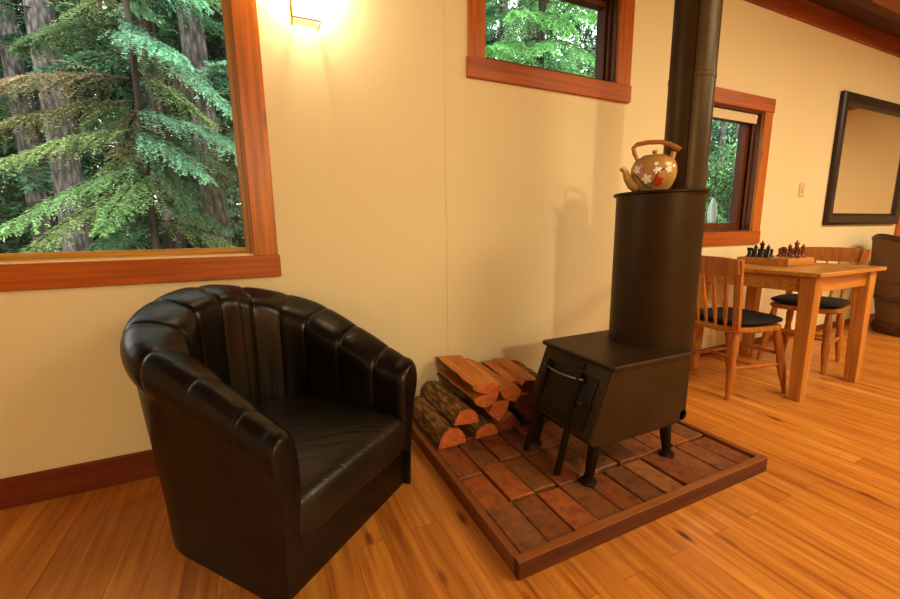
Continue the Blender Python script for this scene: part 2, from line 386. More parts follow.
# fascia under ceiling, baseboards
tag(MB().box(X0,-.03,2.565,X1,0,ZC).build('trim_1', wood('dark_fir_fascia', (.34,.085,.010), (.22,.045,.005), 0, .4, 9), bevel=.003), kind='structure')
tag(MB().box(X0,-.016,0,.60,0,.118).build('baseboard_back', M['base'], bevel=.003), kind='structure')
tag(MB().box(.60,-.014,0,6.16,0,.055).build('baseboard_back_low', M['base'], bevel=.003), kind='structure')
tag(MB().box(X0,YB,0,X0+.016,-.016,.118).build('baseboard_left', M['base'], bevel=.003), kind='structure')
tag(MB().box(X1-.016,YB,0,X1,-.016,.118).build('baseboard_right', M['base'], bevel=.003), kind='structure')
# ceiling beam across the room
tag(MB().box(4.2,-.46,2.62,X1,-.30,ZC).build('trim_3', wood('ceiling_beam_wood', (.42,.2,.06), (.3,.12,.03), 0, .5, 8), bevel=.006), kind='structure')

def window(name, x0, x1, z0, z1, cx0, cx1, cz0, depth, jx, jz, fr=.03):
    """casing outer x0..x1 / z0..z1, clear opening cx0..cx1 / cz0..z1-.09"""
    r = empty(name, ((x0+x1)/2, 0, z0), kind='structure')
    cz1 = z1-.097
    for b_ in ((cx1,-.02,cz0,x1-.004,0,cz1),(x0+.004,-.02,cz0,cx0,0,cz1)): MB().box(*b_).build('side_casing', M['trim_z'], r, bevel=.002)
    MB().box(x0-.003,-.024,z0,x1+.003,0,cz0).build('bottom_casing', M['trim_x'], r, bevel=.002)
    MB().box(x0-.003,-.024,cz1,x1+.003,0,z1).build('head_casing', M['trim_x'], r, bevel=.002)
    for b_ in ((cx0,.001,cz0,cx0+.012,TH,cz1),(cx1-.012,.001,cz0,cx1,TH,cz1)): MB().box(*b_).build('jamb', jz, r, bevel=.0015)
    MB().box(cx1-.03,.035,cz0+.013,cx1-.0125,.05,cz1-.012).build('stop_bead', jz, r, bevel=.0015)
    MB().box(cx0+.0125,.001,cz0-.001,cx1-.0125,TH,cz0+.013).build('sill', jx, r, bevel=.0015)
    MB().box(cx0+.0125,.001,cz1-.012,cx1-.0125,TH,cz1).build('head_jamb', jx, r, bevel=.0015)
    a = .013
    for b_ in ((cx0+a,depth,cz0+a,cx1-a,depth+.045,cz0+a+fr),(cx0+a,depth,cz1-a-fr,cx1-a,depth+.045,cz1-a)): MB().box(*b_).build('sash_rail', jx, r, bevel=.002)
    for b_ in ((cx0+a,depth,cz0+a+fr,cx0+a+fr,depth+.045,cz1-a-fr),(cx1-a-fr,depth,cz0+a+fr,cx1-a,depth+.045,cz1-a-fr)): MB().box(*b_).build('sash_stile', jz, r, bevel=.002)
    MB().add([(cx0+a+fr,depth+.02,cz0+a+fr),(cx1-a-fr,depth+.02,cz0+a+fr),(cx1-a-fr,depth+.02,cz1-a-fr),(cx0+a+fr,depth+.02,cz1-a-fr)], [(0,1,2,3)]).build('glass_pane', M['glass'], r, smooth=0)
    return r
window('window_1', -2.45, .074, .823, 2.515, -2.352, -.024, .917, .055, M['jamb_x'], M['jamb_z'], .022)
window('window_2', 1.024, 2.150, 1.776, 2.455, 1.122, 2.036, 1.873, .06, M['darkjamb'], M['darkjamb'], .03)
window('window_3', 2.64, 3.684, .873, 1.969, 2.74, 3.578, .972, .07, M['darkjamb'], M['darkjamb'], .055)
# roller blind in the right window
rb = empty('roller_blind', (3.16,.03,1.86), label='cream roller blind rolled up at the top of the small right window', cat='blind')
MB().lathe([(.0,-.40),(.022,-.40),(.022,.375),(.0,.375)], (3.165,.033,1.836), 20, 'x').build('roll', M['blind'], rb)
MB().box(2.775,.012,1.785,3.535,.016,1.83).build('valance', M['blind'], rb)
# door at far right of the back wall
d = empty('door_1', (6.7,0,0), kind='structure')
for x_ in (6.175,7.12): MB().box(x_,-.024,0,x_+.1,0,2.12).build('side_casing', M['trim_z'], d, bevel=.002)
MB().box(6.165,-.026,2.12,7.23,0,2.22).build('head_casing', M['trim_x'], d, bevel=.002)
MB().box(6.275,-.012,.005,7.12,0,2.12).build('door_slab', M['trim_z'], d, bevel=.002)
for z0, z1 in ((.2,.9),(1.05,1.95)):
    MB().box(6.4,-.018,z0,7.0,-.012,z1).build('door_panel', M['trim_z'], d, bevel=.004)
MB().lathe([(0,0),(.012,0),(.012,-.03),(.028,-.035),(.03,-.055),(.018,-.068),(0,-.07)], (7.05,-.012,1.0), 20, 'y').build('door_knob', M['brass'], d)

# ------------------------------------------------------------------ wall things
# mirror
mr = empty('wall_mirror', (5.39,-.02,1.014), label='large mirror in a wide black brown frame on the back wall', cat='mirror')
fx0, fx1, fz0, fz1, fw = 4.668, 6.11, 1.014, 2.152, .105
mb = MB()
prof = [(0,-.004),(0,-.03),(.02,-.042),(.08,-.036),(.105,-.018),(.105,-.004)]
rows = []
for (ax, az, sx, sz) in ((fx0,fz0,1,1),(fx1,fz0,-1,1),(fx1,fz1,-1,-1),(fx0,fz1,1,-1)):
    rows.append([(ax+sx*o, y, az+sz*o) for o, y in prof])
mb.grid(rows, cu=True, cv=True).build('frame', M['frame'], mr, smooth=25)
MB().box(fx0+fw-.004,-.014,fz0+fw-.004,fx1-fw+.004,-.010,fz1-fw+.004).build('mirror_glass', M['mirror'], mr, smooth=0)
# light switch
sw = empty('light_switch', (4.255,-.004,1.315), label='ivory light switch plate on the wall left of the mirror', cat='switch')
MB().box(4.215,-.007,1.258,4.297,-.0005,1.372).build('switch_plate', M['plate'], sw, bevel=.003)
MB().box(4.243,-.013,1.29,4.269,-.006,1.34).build('rocker', M['plate'], sw, bevel=.002)
# sconce
sc = empty('wall_sconce', (.25,-.01,1.87), label='white ceramic wall sconce glowing between the picture window and the high window', cat='lamp')
MB().box(.20,-.012,1.90,.30,-.001,2.16).build('back_plate', M['brass'], sc, bevel=.003)
# bent shade: front sheet with short returns top corner and bottom lip
rows = []
for z in (1.862,1.869,1.95,2.05,2.12,2.155):
    k = .004 if z < 1.865 else 0
    rows.append([(.192,-.02+k,z),(.192,-.055,z),(.200,-.078,z),(.225,-.088,z),(.275,-.088,z),(.300,-.078,z),(.308,-.055,z),(.308,-.02+k,z)])
sh = MB().grid([[r_[2],r_[3],r_[4],r_[5]] for r_ in rows])
so = sh.build('shade', M['shade'], sc, smooth=50, fixn=False); md = so.modifiers.new('solid', 'SOLIDIFY'); md.thickness = .003
MB().tube([(.25,-.012,2.0),(.25,-.045,2.0)], .012, 12).build('bulb_holder', M['brass'], sc)
MB().sell((.25,-.045,2.045), (.022,.022,.032), 1, 1, 20, 14).build('bulb', M['bulb'], sc)
MB().tube([(.196,-.012,1.866),(.196,-.082,1.866),(.2,-.088,1.866),(.3,-.088,1.866),(.304,-.082,1.866),(.304,-.012,1.866)], .0035, 8).build('bottom_rim', M['plate'], sc)

# ------------------------------------------------------------------ hearth
HX0, HX1, HY0, HY1, HZ = .604, 1.852, -1.120, -.032, .063
h = empty('hearth_platform', ((HX0+HX1)/2, (HY0+HY1)/2, 0), label='low brick hearth platform with a wooden rim under the stove', cat='hearth')
w = .026
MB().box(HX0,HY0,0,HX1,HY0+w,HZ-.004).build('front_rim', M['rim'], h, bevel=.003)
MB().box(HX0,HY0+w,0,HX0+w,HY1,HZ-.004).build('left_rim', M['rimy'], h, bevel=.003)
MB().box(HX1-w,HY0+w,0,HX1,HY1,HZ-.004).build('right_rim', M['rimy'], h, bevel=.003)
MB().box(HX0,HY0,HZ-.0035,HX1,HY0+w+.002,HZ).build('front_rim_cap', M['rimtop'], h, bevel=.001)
MB().box(HX0+w,HY1-w,0,HX1-w,HY1,HZ-.004).build('back_rim', M['rim'], h, bevel=.003)
rng = random.Random(5)
mb = MB()
mb.box(HX0+w,HY0+w,.005,HX1-w,HY1-w,.030, (.05,.025,.014))
pal = [(.31,.095,.018),(.27,.088,.020),(.36,.105,.018),(.23,.078,.020),(.33,.12,.028),(.26,.07,.014),(.36,.135,.034),(.20,.07,.020),(.25,.095,.028)]
bx0, bx1, by0, by1 = HX0+w+.004, HX1-w-.004, HY0+w+.004, HY1-w-.004
nc = 11; bw = (bx1-bx0)/nc; ny = 5; bl = .222
for j in range(ny):
    for i in range(nc):
        off = (.006*(i % 3)-.02*(i == 0))*(1 if j else 0)
        ya = by0+j*bl+off+rng.uniform(-.004,.004); yb = min(by0+(j+1)*bl+off-.005+rng.uniform(-.003,.003), by1)
        if j == 0: ya = by0
        if yb-ya < .02: continue
        xa = bx0+i*bw+.0025+rng.uniform(-.001,.002); xb = bx0+(i+1)*bw-.0025+rng.uniform(-.002,.001)
        zt = .051+rng.uniform(-.004,.0035); c = rng.choice(pal); t = [rng.uniform(-.0025,.0025) for _ in range(4)]
        b_ = .0035
        # chamfered brick
        vs = [(xa,ya,.02),(xb,ya,.02),(xb,yb,.02),(xa,yb,.02),(xa,ya,zt-b_+t[0]),(xb,ya,zt-b_+t[1]),(xb,yb,zt-b_+t[2]),(xa,yb,zt-b_+t[3]),
              (xa+b_,ya+b_,zt+t[0]),(xb-b_,ya+b_,zt+t[1]),(xb-b_,yb-b_,zt+t[2]),(xa+b_,yb-b_,zt+t[3])]
        mb.add(vs, [(0,1,5,4),(1,2,6,5),(2,3,7,6),(3,0,4,7),(4,5,9,8),(5,6,10,9),(6,7,11,10),(7,4,8,11),(8,9,10,11)], c)
mb.build('brick_paving', M['brick'], h, smooth=0, fixn=False)

# ------------------------------------------------------------------ wood stove
SB = .055   # brick top
st = empty('wood_stove', (1.35,-.73,SB), label='black iron wood stove with a tall rounded drum standing on the brick hearth', cat='stove')
ya, yb = -.935, -.545
prof = [(1.040,.236),(1.048,.218),(1.075,.208),(1.20,.203),(1.38,.202),(1.50,.204),(1.555,.212),(1.574,.238),(1.576,.50),(1.142,.50)]
MB().prism(prof, ya, yb, lambda x, z, y: (x, y, z)).build('firebox', M['stove'], st, smooth=40, bevel=.006)
# top plate
pl = [(1.122,-.95),(1.61,-.95),(1.61,-.53),(1.122,-.53)]
MB().prism([(1.135,-.952),(1.580,-.952),(1.580,-.528),(1.135,-.528),(1.122,-.54),(1.122,-.94)], .50, .518, lambda x, y, z: (x, y, z)).build('top_plate', M['stove'], st, smooth=30, bevel=.005)
# drum outline: half round front, tapering behind towards the flue
def drum(e=0):
    pts = []
    c, r = (1.594,-.735), .189+e
    for k in range(25):
        a = R(90+180*k/24); pts.append((c[0]+r*math.cos(a), c[1]+r*math.sin(a)*1.0))
    c2, r2 = (1.722,-.728), .090+e
    for k in range(13):
        a = R(-72+144*k/12); pts.append((c2[0]+r2*math.cos(a), c2[1]+r2*math.sin(a)))
    return pts
DT = 1.150
rows = [[(x, y, z) for x, y in drum()] for z in (.517, DT)]
MB().grid(rows, cu=True, cap0=True, cap1=True).build('drum', M['stove'], st, smooth=40)
MB().prism(drum(.012), DT, DT+.011, lambda x, y, z: (x, y, z)).build('drum_lid', M['stovedark'], st, smooth=40, bevel=.002)
# front door on the sloped face, enlarged and darkened to paint in its shade
p0, p1 = Vector((1.040,0,.236)), Vector((1.142,0,.50)); dz = (p1-p0).normalized(); nn = Vector((-dz.z,0,dz.x))
def onface(t, y, o): q = p0+dz*t+nn*o; return (q.x, y, q.z)
def facebox(t0, t1, y0, y1, o0, o1):
    m_ = MB(); vs = [onface(t, y, o) for o in (o0, o1) for t, y in ((t0,y0),(t1,y0),(t1,y1),(t0,y1))]
    return m_.add(vs, [(0,3,2,1),(4,5,6,7),(0,1,5,4),(1,2,6,5),(2,3,7,6),(3,0,4,7)])
dr = facebox(.02,.225,-.885,-.595,-.002,.010).build('door', M['stovedark'], st, bevel=.004)
facebox(.045,.20,-.85,-.63,.010,.014).build('door_plate', M['stovedark'], dr, bevel=.003)
a_ = Vector(onface(.12,-.868,.010)); MB().tube([a_, a_+nn*.025], .006, 10).sell(a_+nn*.03, (.011,.011,.011), 1, 1, 14, 10).build('door_knob', M['stovedark'], dr)
facebox(.24,.268,-.80,-.68,-.001,.010).build('air_vent', M['stovedark'], st, bevel=.003)
# splayed front bars with connecting rod
MB().bar((1.100,-.812,.462),(.992,-.818,SB-.002), .014, .026, (1,0,0)).build('front_bar', M['stovedark'], st, bevel=.002)
MB().bar((1.100,-.622,.462),(.992,-.612,SB-.002), .014, .026, (1,0,0)).build('front_bar', M['stovedark'], st, bevel=.002)
MB().tube([(1.092,-.60,.434),(1.078,-.66,.430),(1.073,-.72,.430),(1.078,-.79,.434),(1.092,-.835,.436)], .0045, 8).build('bar_rod', M['steel'], st)
MB().lathe([(0,0),(.022,0),(.026,.006),(.026,.02),(.022,.026),(0,.026)], (1.556,-.935,.236), 18, 'y').build('corner_boss', M['stovedark'], st)
for (x, y, dx) in ((1.075,-.905,-.012),(1.075,-.575,-.012),(1.51,-.905,.012),(1.51,-.575,.012)):
    leg = MB()
    leg.tube([(x-dx*2,y,.225),(x-dx,y,.14),(x,y,SB+.02)], [.025,.021,.017], 16)
    leg.lathe([(0,0),(.031,0),(.033,.005),(.030,.011),(.02,.015),(.018,.028),(0,.028)], (x+dx*.2,y,SB-.003), 20)
    leg.build('leg', M['stovedark'], st)
# stove pipe
sp = empty('stove_pipe', (1.722,-.728,DT+.011), label='wide brown metal stove pipe rising behind the teapot to the ceiling', cat='pipe')
PZ = DT+.0115
rows = [[(1.722+r_*math.cos(2*PI*k/40), -.728+r_*math.sin(2*PI*k/40), z) for k in range(40)] for r_, z in ((.090,PZ),(.090,PZ+.02),(.088,PZ+.022),(.088,1.62),(.0895,1.622),(.0895,1.64),(.0875,1.642),(.0875,2.3),(.0875,ZC-.001))]
MB().grid(rows, cu=True, cap0=True, cap1=True).build('pipe', M['pipe'], sp, smooth=30)
MB().bar((1.655,-.786,PZ+.03),(1.655,-.786,2.66), .003, .014, (1,1,0)).build('pipe_seam', M['pipe'], sp)
MB().lathe([(0,0),(.15,0),(.15,.006),(.11,.02),(.0965,.022),(0,.022)][::-1], (1.722,-.728,ZC-.0235), 36).build('ceiling_collar', M['stovedark'], sp)

# ------------------------------------------------------------------ teapot
TX, TY, TZ = 1.512, -.742, DT+.0115
tp = empty('teapot', (TX,TY,TZ), label='tan ceramic teapot painted with white and red blossoms on top of the stove', cat='teapot')
prof = [(0,0),(.056,0),(.058,.004),(.072,.022),(.083,.048),(.088,.074),(.087,.098),(.079,.120),(.064,.135),(.05,.140),(0,.140)]
MB().lathe(prof, (TX,TY,TZ), 40).build('body', M['ceramic'], tp, smooth=60)
L = MB().lathe([(.05,.139),(.052,.142),(.044,.147),(.02,.151),(0,.152)], (TX,TY,TZ), 30).build('lid', M['ceramic'], tp, smooth=60)
MB().lathe([(0,.150),(.006,.151),(.006,.156),(.011,.161),(.009,.168),(0,.17)], (TX,TY,TZ), 18).build('lid_knob', M['ceramic'], L, smooth=60)
# picture-left direction at the stove
vdir = Vector((TX, TY+1.97, 0)).normalized(); lf = Vector((-vdir.y, vdir.x, 0)); fr = -vdir
O = Vector((TX,TY,TZ)); up = Vector((0,0,1))
sd = (lf*.93+fr*.36).normalized()
pts = [O+sd*.060+up*.022, O+sd*.085+up*.034, O+sd*.104+up*.058, O+sd*.114+up*.084, O+sd*.130+up*.102]
MB().tube(pts, [.026,.021,.016,.012,.0105], 14).build('spout', M['ceramic'], tp, smooth=60)
MB().tube([O+lf*.058+up*.112, O+lf*.064+up*.132, O+lf*.07+up*.15], .008, 10).build('handle_lug', M['ceramic'], tp, smooth=60)
MB().tube([O-lf*.058+up*.112, O-lf*.066+up*.140, O-lf*.07+up*.156], [.012,.011,.01], 10).build('handle_lug', M['ceramic'], tp, smooth=60)
hp = [O+lf*.066+up*.138, O+lf*.077+up*.162, O+lf*.083+up*.184, O+lf*.07+up*.197, O+lf*.03+up*.202, O-lf*.02+up*.199, O-lf*.05+up*.188, O-lf*.075+up*.174, O-lf*.092+up*.162]
MB().tube(hp, [.007,.0085,.0085,.009,.009,.009,.0095,.010,.010], 12).build('handle', M['bamboo'], tp, smooth=60)
def surf(az, z, o=.0012):
    # az: picture-left (+) / right (-) angle from the side facing the room
    d_ = (fr*math.cos(az)+lf*math.sin(az))
    for (r0, z0), (r1, z1) in zip(prof[1:-1], prof[2:]):
        if z0 <= z <= z1: r_ = r0+(r1-r0)*(z-z0)/max(z1-z0, 1e-6)
    return O+d_*(r_+o)+up*z
def flower(az, z, rad, m_, name):
    mb = MB(); ring = []
    for q in range(60):
        t = 2*PI*q/60; r1 = rad*(.50+.62*abs(math.cos(2.5*t))**.7)
        ring.append(surf(az+r1*math.cos(t)/.082, z+r1*math.sin(t), .0016))
    mb.add([surf(az, z, .0018)]+ring, [(0, 1+q, 1+(q+1) % 60) for q in range(60)])
    mb.build(name, m_, tp, fixn=False)
for az, z, r_, m_ in ((.78,.086,.018,'white'),(.48,.084,.010,'red'),(.28,.048,.018,'white'),(-.15,.078,.013,'white'),(-.25,.036,.018,'red'),(-.66,.082,.013,'white'),(-.10,.104,.008,'white')):
    flower(az, z, r_, M[m_], 'painted_blossom')
for path_ in ([(.75,.06),(.5,.035),(.3,.02),(.1,.012)],[(.12,.014),(-.1,.05),(-.2,.07),(-.45,.085)],[(.9,.075),(.72,.055)]):
    MB().tube([surf(a, z, .0004) for a, z in path_], .0026, 6).build('painted_branch', M['branch'], tp)

# ------------------------------------------------------------------ firewood
LY0, LY1 = -.445, -.045
def log(poly, cx, cz, label, bark_edges, dark=False, name='firewood_log', rot=0, ya=LY0, yb=LY1, tilt=0, dxb=0, group=None):
    """poly around (cx,cz) in x,z; bark_edges: indices i of edges that carry bark"""
    cr, sr = math.cos(R(rot)), math.sin(R(rot))
    P_ = [(cx+x*cr-z*sr, cz+x*sr+z*cr) for x, z in poly]; n = len(P_)
    r = empty(name, (cx, (ya+yb)/2, cz), label=label, cat='log', group=None)
    rg = random.Random(hash(label) % 1000 if False else len(label)*7+int(cx*1000))
    nseg = 8; mbk, msp, me_ = MB(), MB(), MB(); rings = []
    for k in range(nseg+1):
        t = k/nseg; y = ya+(yb-ya)*t; j = lambda: rg.uniform(-.0022,.0022)
        rings.append([(x+dxb*t+j(), y, z+tilt*t+j()) for x, z in P_])
    for i in range(n):
        tgt = mbk if i in bark_edges else msp; i2 = (i+1) % n
        tgt.grid([[rings[k][i], rings[k][i2]] for k in range(nseg+1)])
    me_.add(rings[0], [tuple(range(n))]); (msp if len(bark_edges) < n else mbk).add(rings[-1], [tuple(range(n))[::-1]])
    if bark_edges: mbk.build('bark', M['logbark'], r, smooth=60, fixn=False)
    if len(bark_edges) < n: msp.build('split_face', M['logsplit'], r, smooth=20, fixn=False)
    me_.build('sawn_end', M['logenddark' if dark else 'logend'], r, smooth=0, fixn=False)
    return r
def half(rx, rz, n=12):        # flat bottom, bark on top
    return [(-rx*math.cos(PI*k/n), rz*math.sin(PI*k/n)) for k in range(n+1)]
def bowl(rx, rz, n=12):        # flat top, bark below
    return [(-rx*math.cos(PI*k/n), -rz*math.sin(PI*k/n)) for k in range(n+1)]
Z0 = SB+.003
E_ = list(range(12))
log(half(.066,.085), .712, Z0, 'bark covered half round log at the bottom left corner of the firewood stack', E_)
log(half(.062,.062), .892, Z0, 'half round log second from the left in the bottom row of firewood', E_, ya=-.44)
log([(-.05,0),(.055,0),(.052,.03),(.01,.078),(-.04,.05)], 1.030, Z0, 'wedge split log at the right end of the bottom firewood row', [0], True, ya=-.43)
log(half(.062,.072), .782, Z0+.088, 'bark covered log resting on the bottom left log of the stack', E_, rot=-6, ya=-.445)
log([(-.055,.0),(.0,-.055),(.05,.0),(.056,.045),(-.02,.05)], .958, Z0+.112, 'wedge log in the middle of the firewood stack with bright split side', [0,1], ya=-.44)
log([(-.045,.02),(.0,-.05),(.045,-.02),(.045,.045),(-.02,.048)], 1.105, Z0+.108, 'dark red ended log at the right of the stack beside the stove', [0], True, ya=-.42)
log(bowl(.068,.066), .885, Z0+.215, 'round bottomed split log under the topmost left log of the stack', E_, rot=14, ya=-.445)
log(bowl(.074,.046), .878, Z0+.271, 'topmost left split log with flat orange face up', E_, rot=-4, ya=-.46, tilt=.012)
log([(-.062,.012),(-.04,-.03),(.01,-.055),(.05,-.03),(.058,.0),(.0,.028)], 1.018, Z0+.205, 'split log with pale face lying in the top middle of the stack', [1,2,3], ya=-.45, dxb=-.02, tilt=.018)
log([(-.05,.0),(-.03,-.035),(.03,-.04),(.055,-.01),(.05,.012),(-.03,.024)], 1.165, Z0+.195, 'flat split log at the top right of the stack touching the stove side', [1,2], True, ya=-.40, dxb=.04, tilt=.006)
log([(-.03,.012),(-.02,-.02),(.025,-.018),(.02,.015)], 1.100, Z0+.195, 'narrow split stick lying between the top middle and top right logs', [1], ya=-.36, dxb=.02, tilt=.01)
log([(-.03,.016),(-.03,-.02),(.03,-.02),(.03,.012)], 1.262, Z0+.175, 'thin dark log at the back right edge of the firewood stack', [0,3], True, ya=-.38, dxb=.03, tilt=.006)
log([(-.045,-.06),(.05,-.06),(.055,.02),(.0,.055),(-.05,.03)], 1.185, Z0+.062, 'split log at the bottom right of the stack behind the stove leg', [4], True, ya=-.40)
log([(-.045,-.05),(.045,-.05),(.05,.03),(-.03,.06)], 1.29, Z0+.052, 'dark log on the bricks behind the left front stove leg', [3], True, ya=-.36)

# ------------------------------------------------------------------ leather armchair
ang = math.atan2(.69157,.72231)
AC = empty('leather_armchair', (0,0,0), label='black leather barrel armchair with channel tufted back under the picture window', cat='armchair')
def path(s):
    """plan position, outward normal in chair frame; s in metres along the rim"""
    Ls, rx, ry, b0 = .40, .321, .285, .42
    la = PI*math.sqrt((rx*rx+ry*ry)/2)
    if s < Ls: return (.005, .02+s), (-1,0)
    if s > Ls+la: return (.647, .42-(s-Ls-la)), (1,0)
    a = PI-(s-Ls)/la*PI
    n_ = Vector((math.cos(a)/rx, math.sin(a)/ry)).normalized()
    return (.326+rx*math.cos(a), b0+ry*math.sin(a)), (n_.x, n_.y)
LT = .40*2+PI*math.sqrt((.321**2+.285**2)/2)
nseg = 220
seams = [LT*(i+.5)/11 for i in range(11)]
def chair_rows():
    rows = []
    ss = [LT*i/nseg for i in range(nseg+1)]
    caps0 = [(-1, k) for k in range(6, 0, -1)]; caps1 = [(1, k) for k in range(1, 7)]
    for e, k in caps0+[(0, s_) for s_ in ss]+caps1:
        s_ = k if e == 0 else (0 if e < 0 else LT)
        (a, b), (nx, ny_) = path(s_)
        f = min(s_, LT-s_)/(LT/2)           # 0 arm front .. 1 centre back
        T = .512+.303*(1-(1-min(f*1.05,1))**1.35)
        inn = .054+.067*min(1, f*1.4)
        bl_ = .065
        ds = min(abs(s_-q) for q in seams); cell = LT/11
        g = math.exp(-(ds/.0055)**2); puff = .003*(1-math.exp(-(ds/.03)**2))
        prof = [(.000,.0),(.004,.10),(.010,.25),(.018,T-.24),(.022,T-.17),(.022,T-.145),(.038,T-.12),(.048,T-.085),(.047,T-.05),(.037,T-.02),(.018,T-.003),(-.005,T),(-.035,T-.008),(-inn+.005,T-.035),(-inn-.006,T-.075),(-inn-.008,T-.13),(-inn-.010,(T-.13)*.55+.2*.45),(-inn-.004-.016*f,.24),(-inn-.004-.016*f,.16)]
        if nx < .2:
            fr_ = max(0, 1-s_/.4); bl2 = .013*math.sin(PI*min(1, max(0, (s_-.1)/.9)))**2
            prof = [(o-(.032*fr_*min(1, max(0, (z-.12)/.2)))+(bl2*min(1, max(0, (z-.2)/.25)) if i_ < 12 else 0), z) for i_, (o, z) in enumerate(prof)]
        if nx > .3: prof = [(o+((-.028*nx+.068*nx*min(1, max(0, (z-.10)/.3))) if i_ < 13 else .01*nx), z) for i_, (o, z) in enumerate(prof)]
        row = []
        kk = 0 if e == 0 else k/6*PI/2
        for i, (o, z) in enumerate(prof):
            if 6 <= i <= 17:
                w_ = min(1, (i-5)/3)
                # profile normal approx
                o0, z0 = prof[max(i-1,0)]; o1, z1 = prof[min(i+1,len(prof)-1)]
                t_ = Vector((o1-o0, z1-z0)).normalized(); nrm = Vector((t_.y, -t_.x))*-1
                amt = w_*(puff*(.4+.6*(i > 9))-.0055*g)
                o += -nrm.x*amt if False else (amt*(1 if i <= 9 else (-1 if i >= 13 else 0))); z += amt*(1 if 8 <= i <= 14 else 0)
                if i >= 13: o -= .006*math.sin(s_*31+i*.9)*(i-12)/6
            if e:
                om = -.003; o = om+(o-om)*(.42+.58*math.cos(kk)**.7); z = z*(1-.055*(1-math.cos(kk))) if z > .05 else z
            row.append((a+nx*o, b+ny_*o-(.055*math.sin(kk) if e else 0), z))
        rows.append(row)
    return rows
rows = chair_rows()
def toW(p):
    a, b, z = p; ux, uy = .7764,.6302
    return (-.035+a*ux-b*uy, -.913+a*uy+b*ux, z)
AC.location = toW((.325,.36,0))
def fixW(mb): mb.v = [toW(p) for p in mb.v]; return mb
sh = fixW(MB().grid(rows, cap0=True, cap1=True)).build('tufted_shell', M['leather'], AC, smooth=70)
md = sh.modifiers.new('sub', 'SUBSURF'); md.levels = 1; md.render_levels = 1
def cush(p):
    x, y, z = p
    # crown and drooping front
    u_ = (x-.328)/.285; v_ = (y-.29)/.32
    if z > .25: z += .028*max(0, (1-u_*u_))*max(0, (1-v_*v_*.8))
    if v_ > .3:                       # follow the round back
        x = .328+(x-.328)*(1-.32*((v_-.3)/.7)**2)
    if v_ < -.5: z -= .012*u_*u_
    return [x, y, z]
fixW(MB().sell((.336,.285,.238), (.290,.332,.085), .34, .22, 72, 30, cush)).build('seat_cushion', M['seatleather'], AC, smooth=80)
fp = fixW(MB().grid([[(x, b, z) for x in [(.016 if z < .09 else .034)+(.609 if z < .09 else .591)*i/16 for i in range(17)]] for b, z in ((.10,.0),(-.005,.0),(-.012,.02),(-.010,.10),(-.006,.19),(.05,.205),(.3,.205))])).build('front_panel', M['leather'], AC, smooth=60)

# ------------------------------------------------------------------ dining table
DX0, DX1, DY0, DY1, DZ = 2.735, 3.515, -.845, -.085, .757
dt = empty('dining_table', ((DX0+DX1)/2,(DY0+DY1)/2,0), label='square golden pine dining table with thick tapered legs', cat='table')
mb = MB()
n_ = 6
for i in range(n_):
    a = DX0+(DX1-DX0)*i/n_; b = DX0+(DX1-DX0)*(i+1)/n_
    mb.box(a+.0008,DY0,DZ-.024,b-.0008,DY1,DZ)
mb = MB().box(DX0,DY0,DZ-.024,DX1,DY1,DZ)
mb.build('tabletop', M['pine_x'], dt, bevel=.004)
ins = .05
for x0, y0, x1, y1 in ((DX0+ins,DY0+ins,DX1-ins,DY0+ins+.02),(DX0+ins,DY1-ins-.02,DX1-ins,DY1-ins),(DX0+ins,DY0+ins+.02,DX0+ins+.02,DY1-ins-.02),(DX1-ins-.02,DY0+ins+.02,DX1-ins,DY1-ins-.02)):
    MB().box(x0,y0,DZ-.119,x1,y1,DZ-.0245).build('apron', M['pine_x'], dt, bevel=.002)
for sx in (0,1):
    for sy in (0,1):
        x = DX0+.032 if sx == 0 else DX1-.032; y = DY0+.03 if sy == 0 else DY1-.03
        kx = 1 if sx == 0 else -1; ky = 1 if sy == 0 else -1
        W_, w_ = .078, .06
        vs = [(x,y,0),(x+kx*w_,y,0),(x+kx*w_,y+ky*w_,0),(x,y+ky*w_,0),(x,y,DZ-.0245),(x+kx*W_,y,DZ-.0245),(x+kx*W_,y+ky*W_,DZ-.0245),(x,y+ky*W_,DZ-.0245)]
        MB().add(vs, [(0,3,2,1),(4,5,6,7),(0,1,5,4),(1,2,6,5),(2,3,7,6),(3,0,4,7)]).build('leg', M['pine'], dt, bevel=.004)

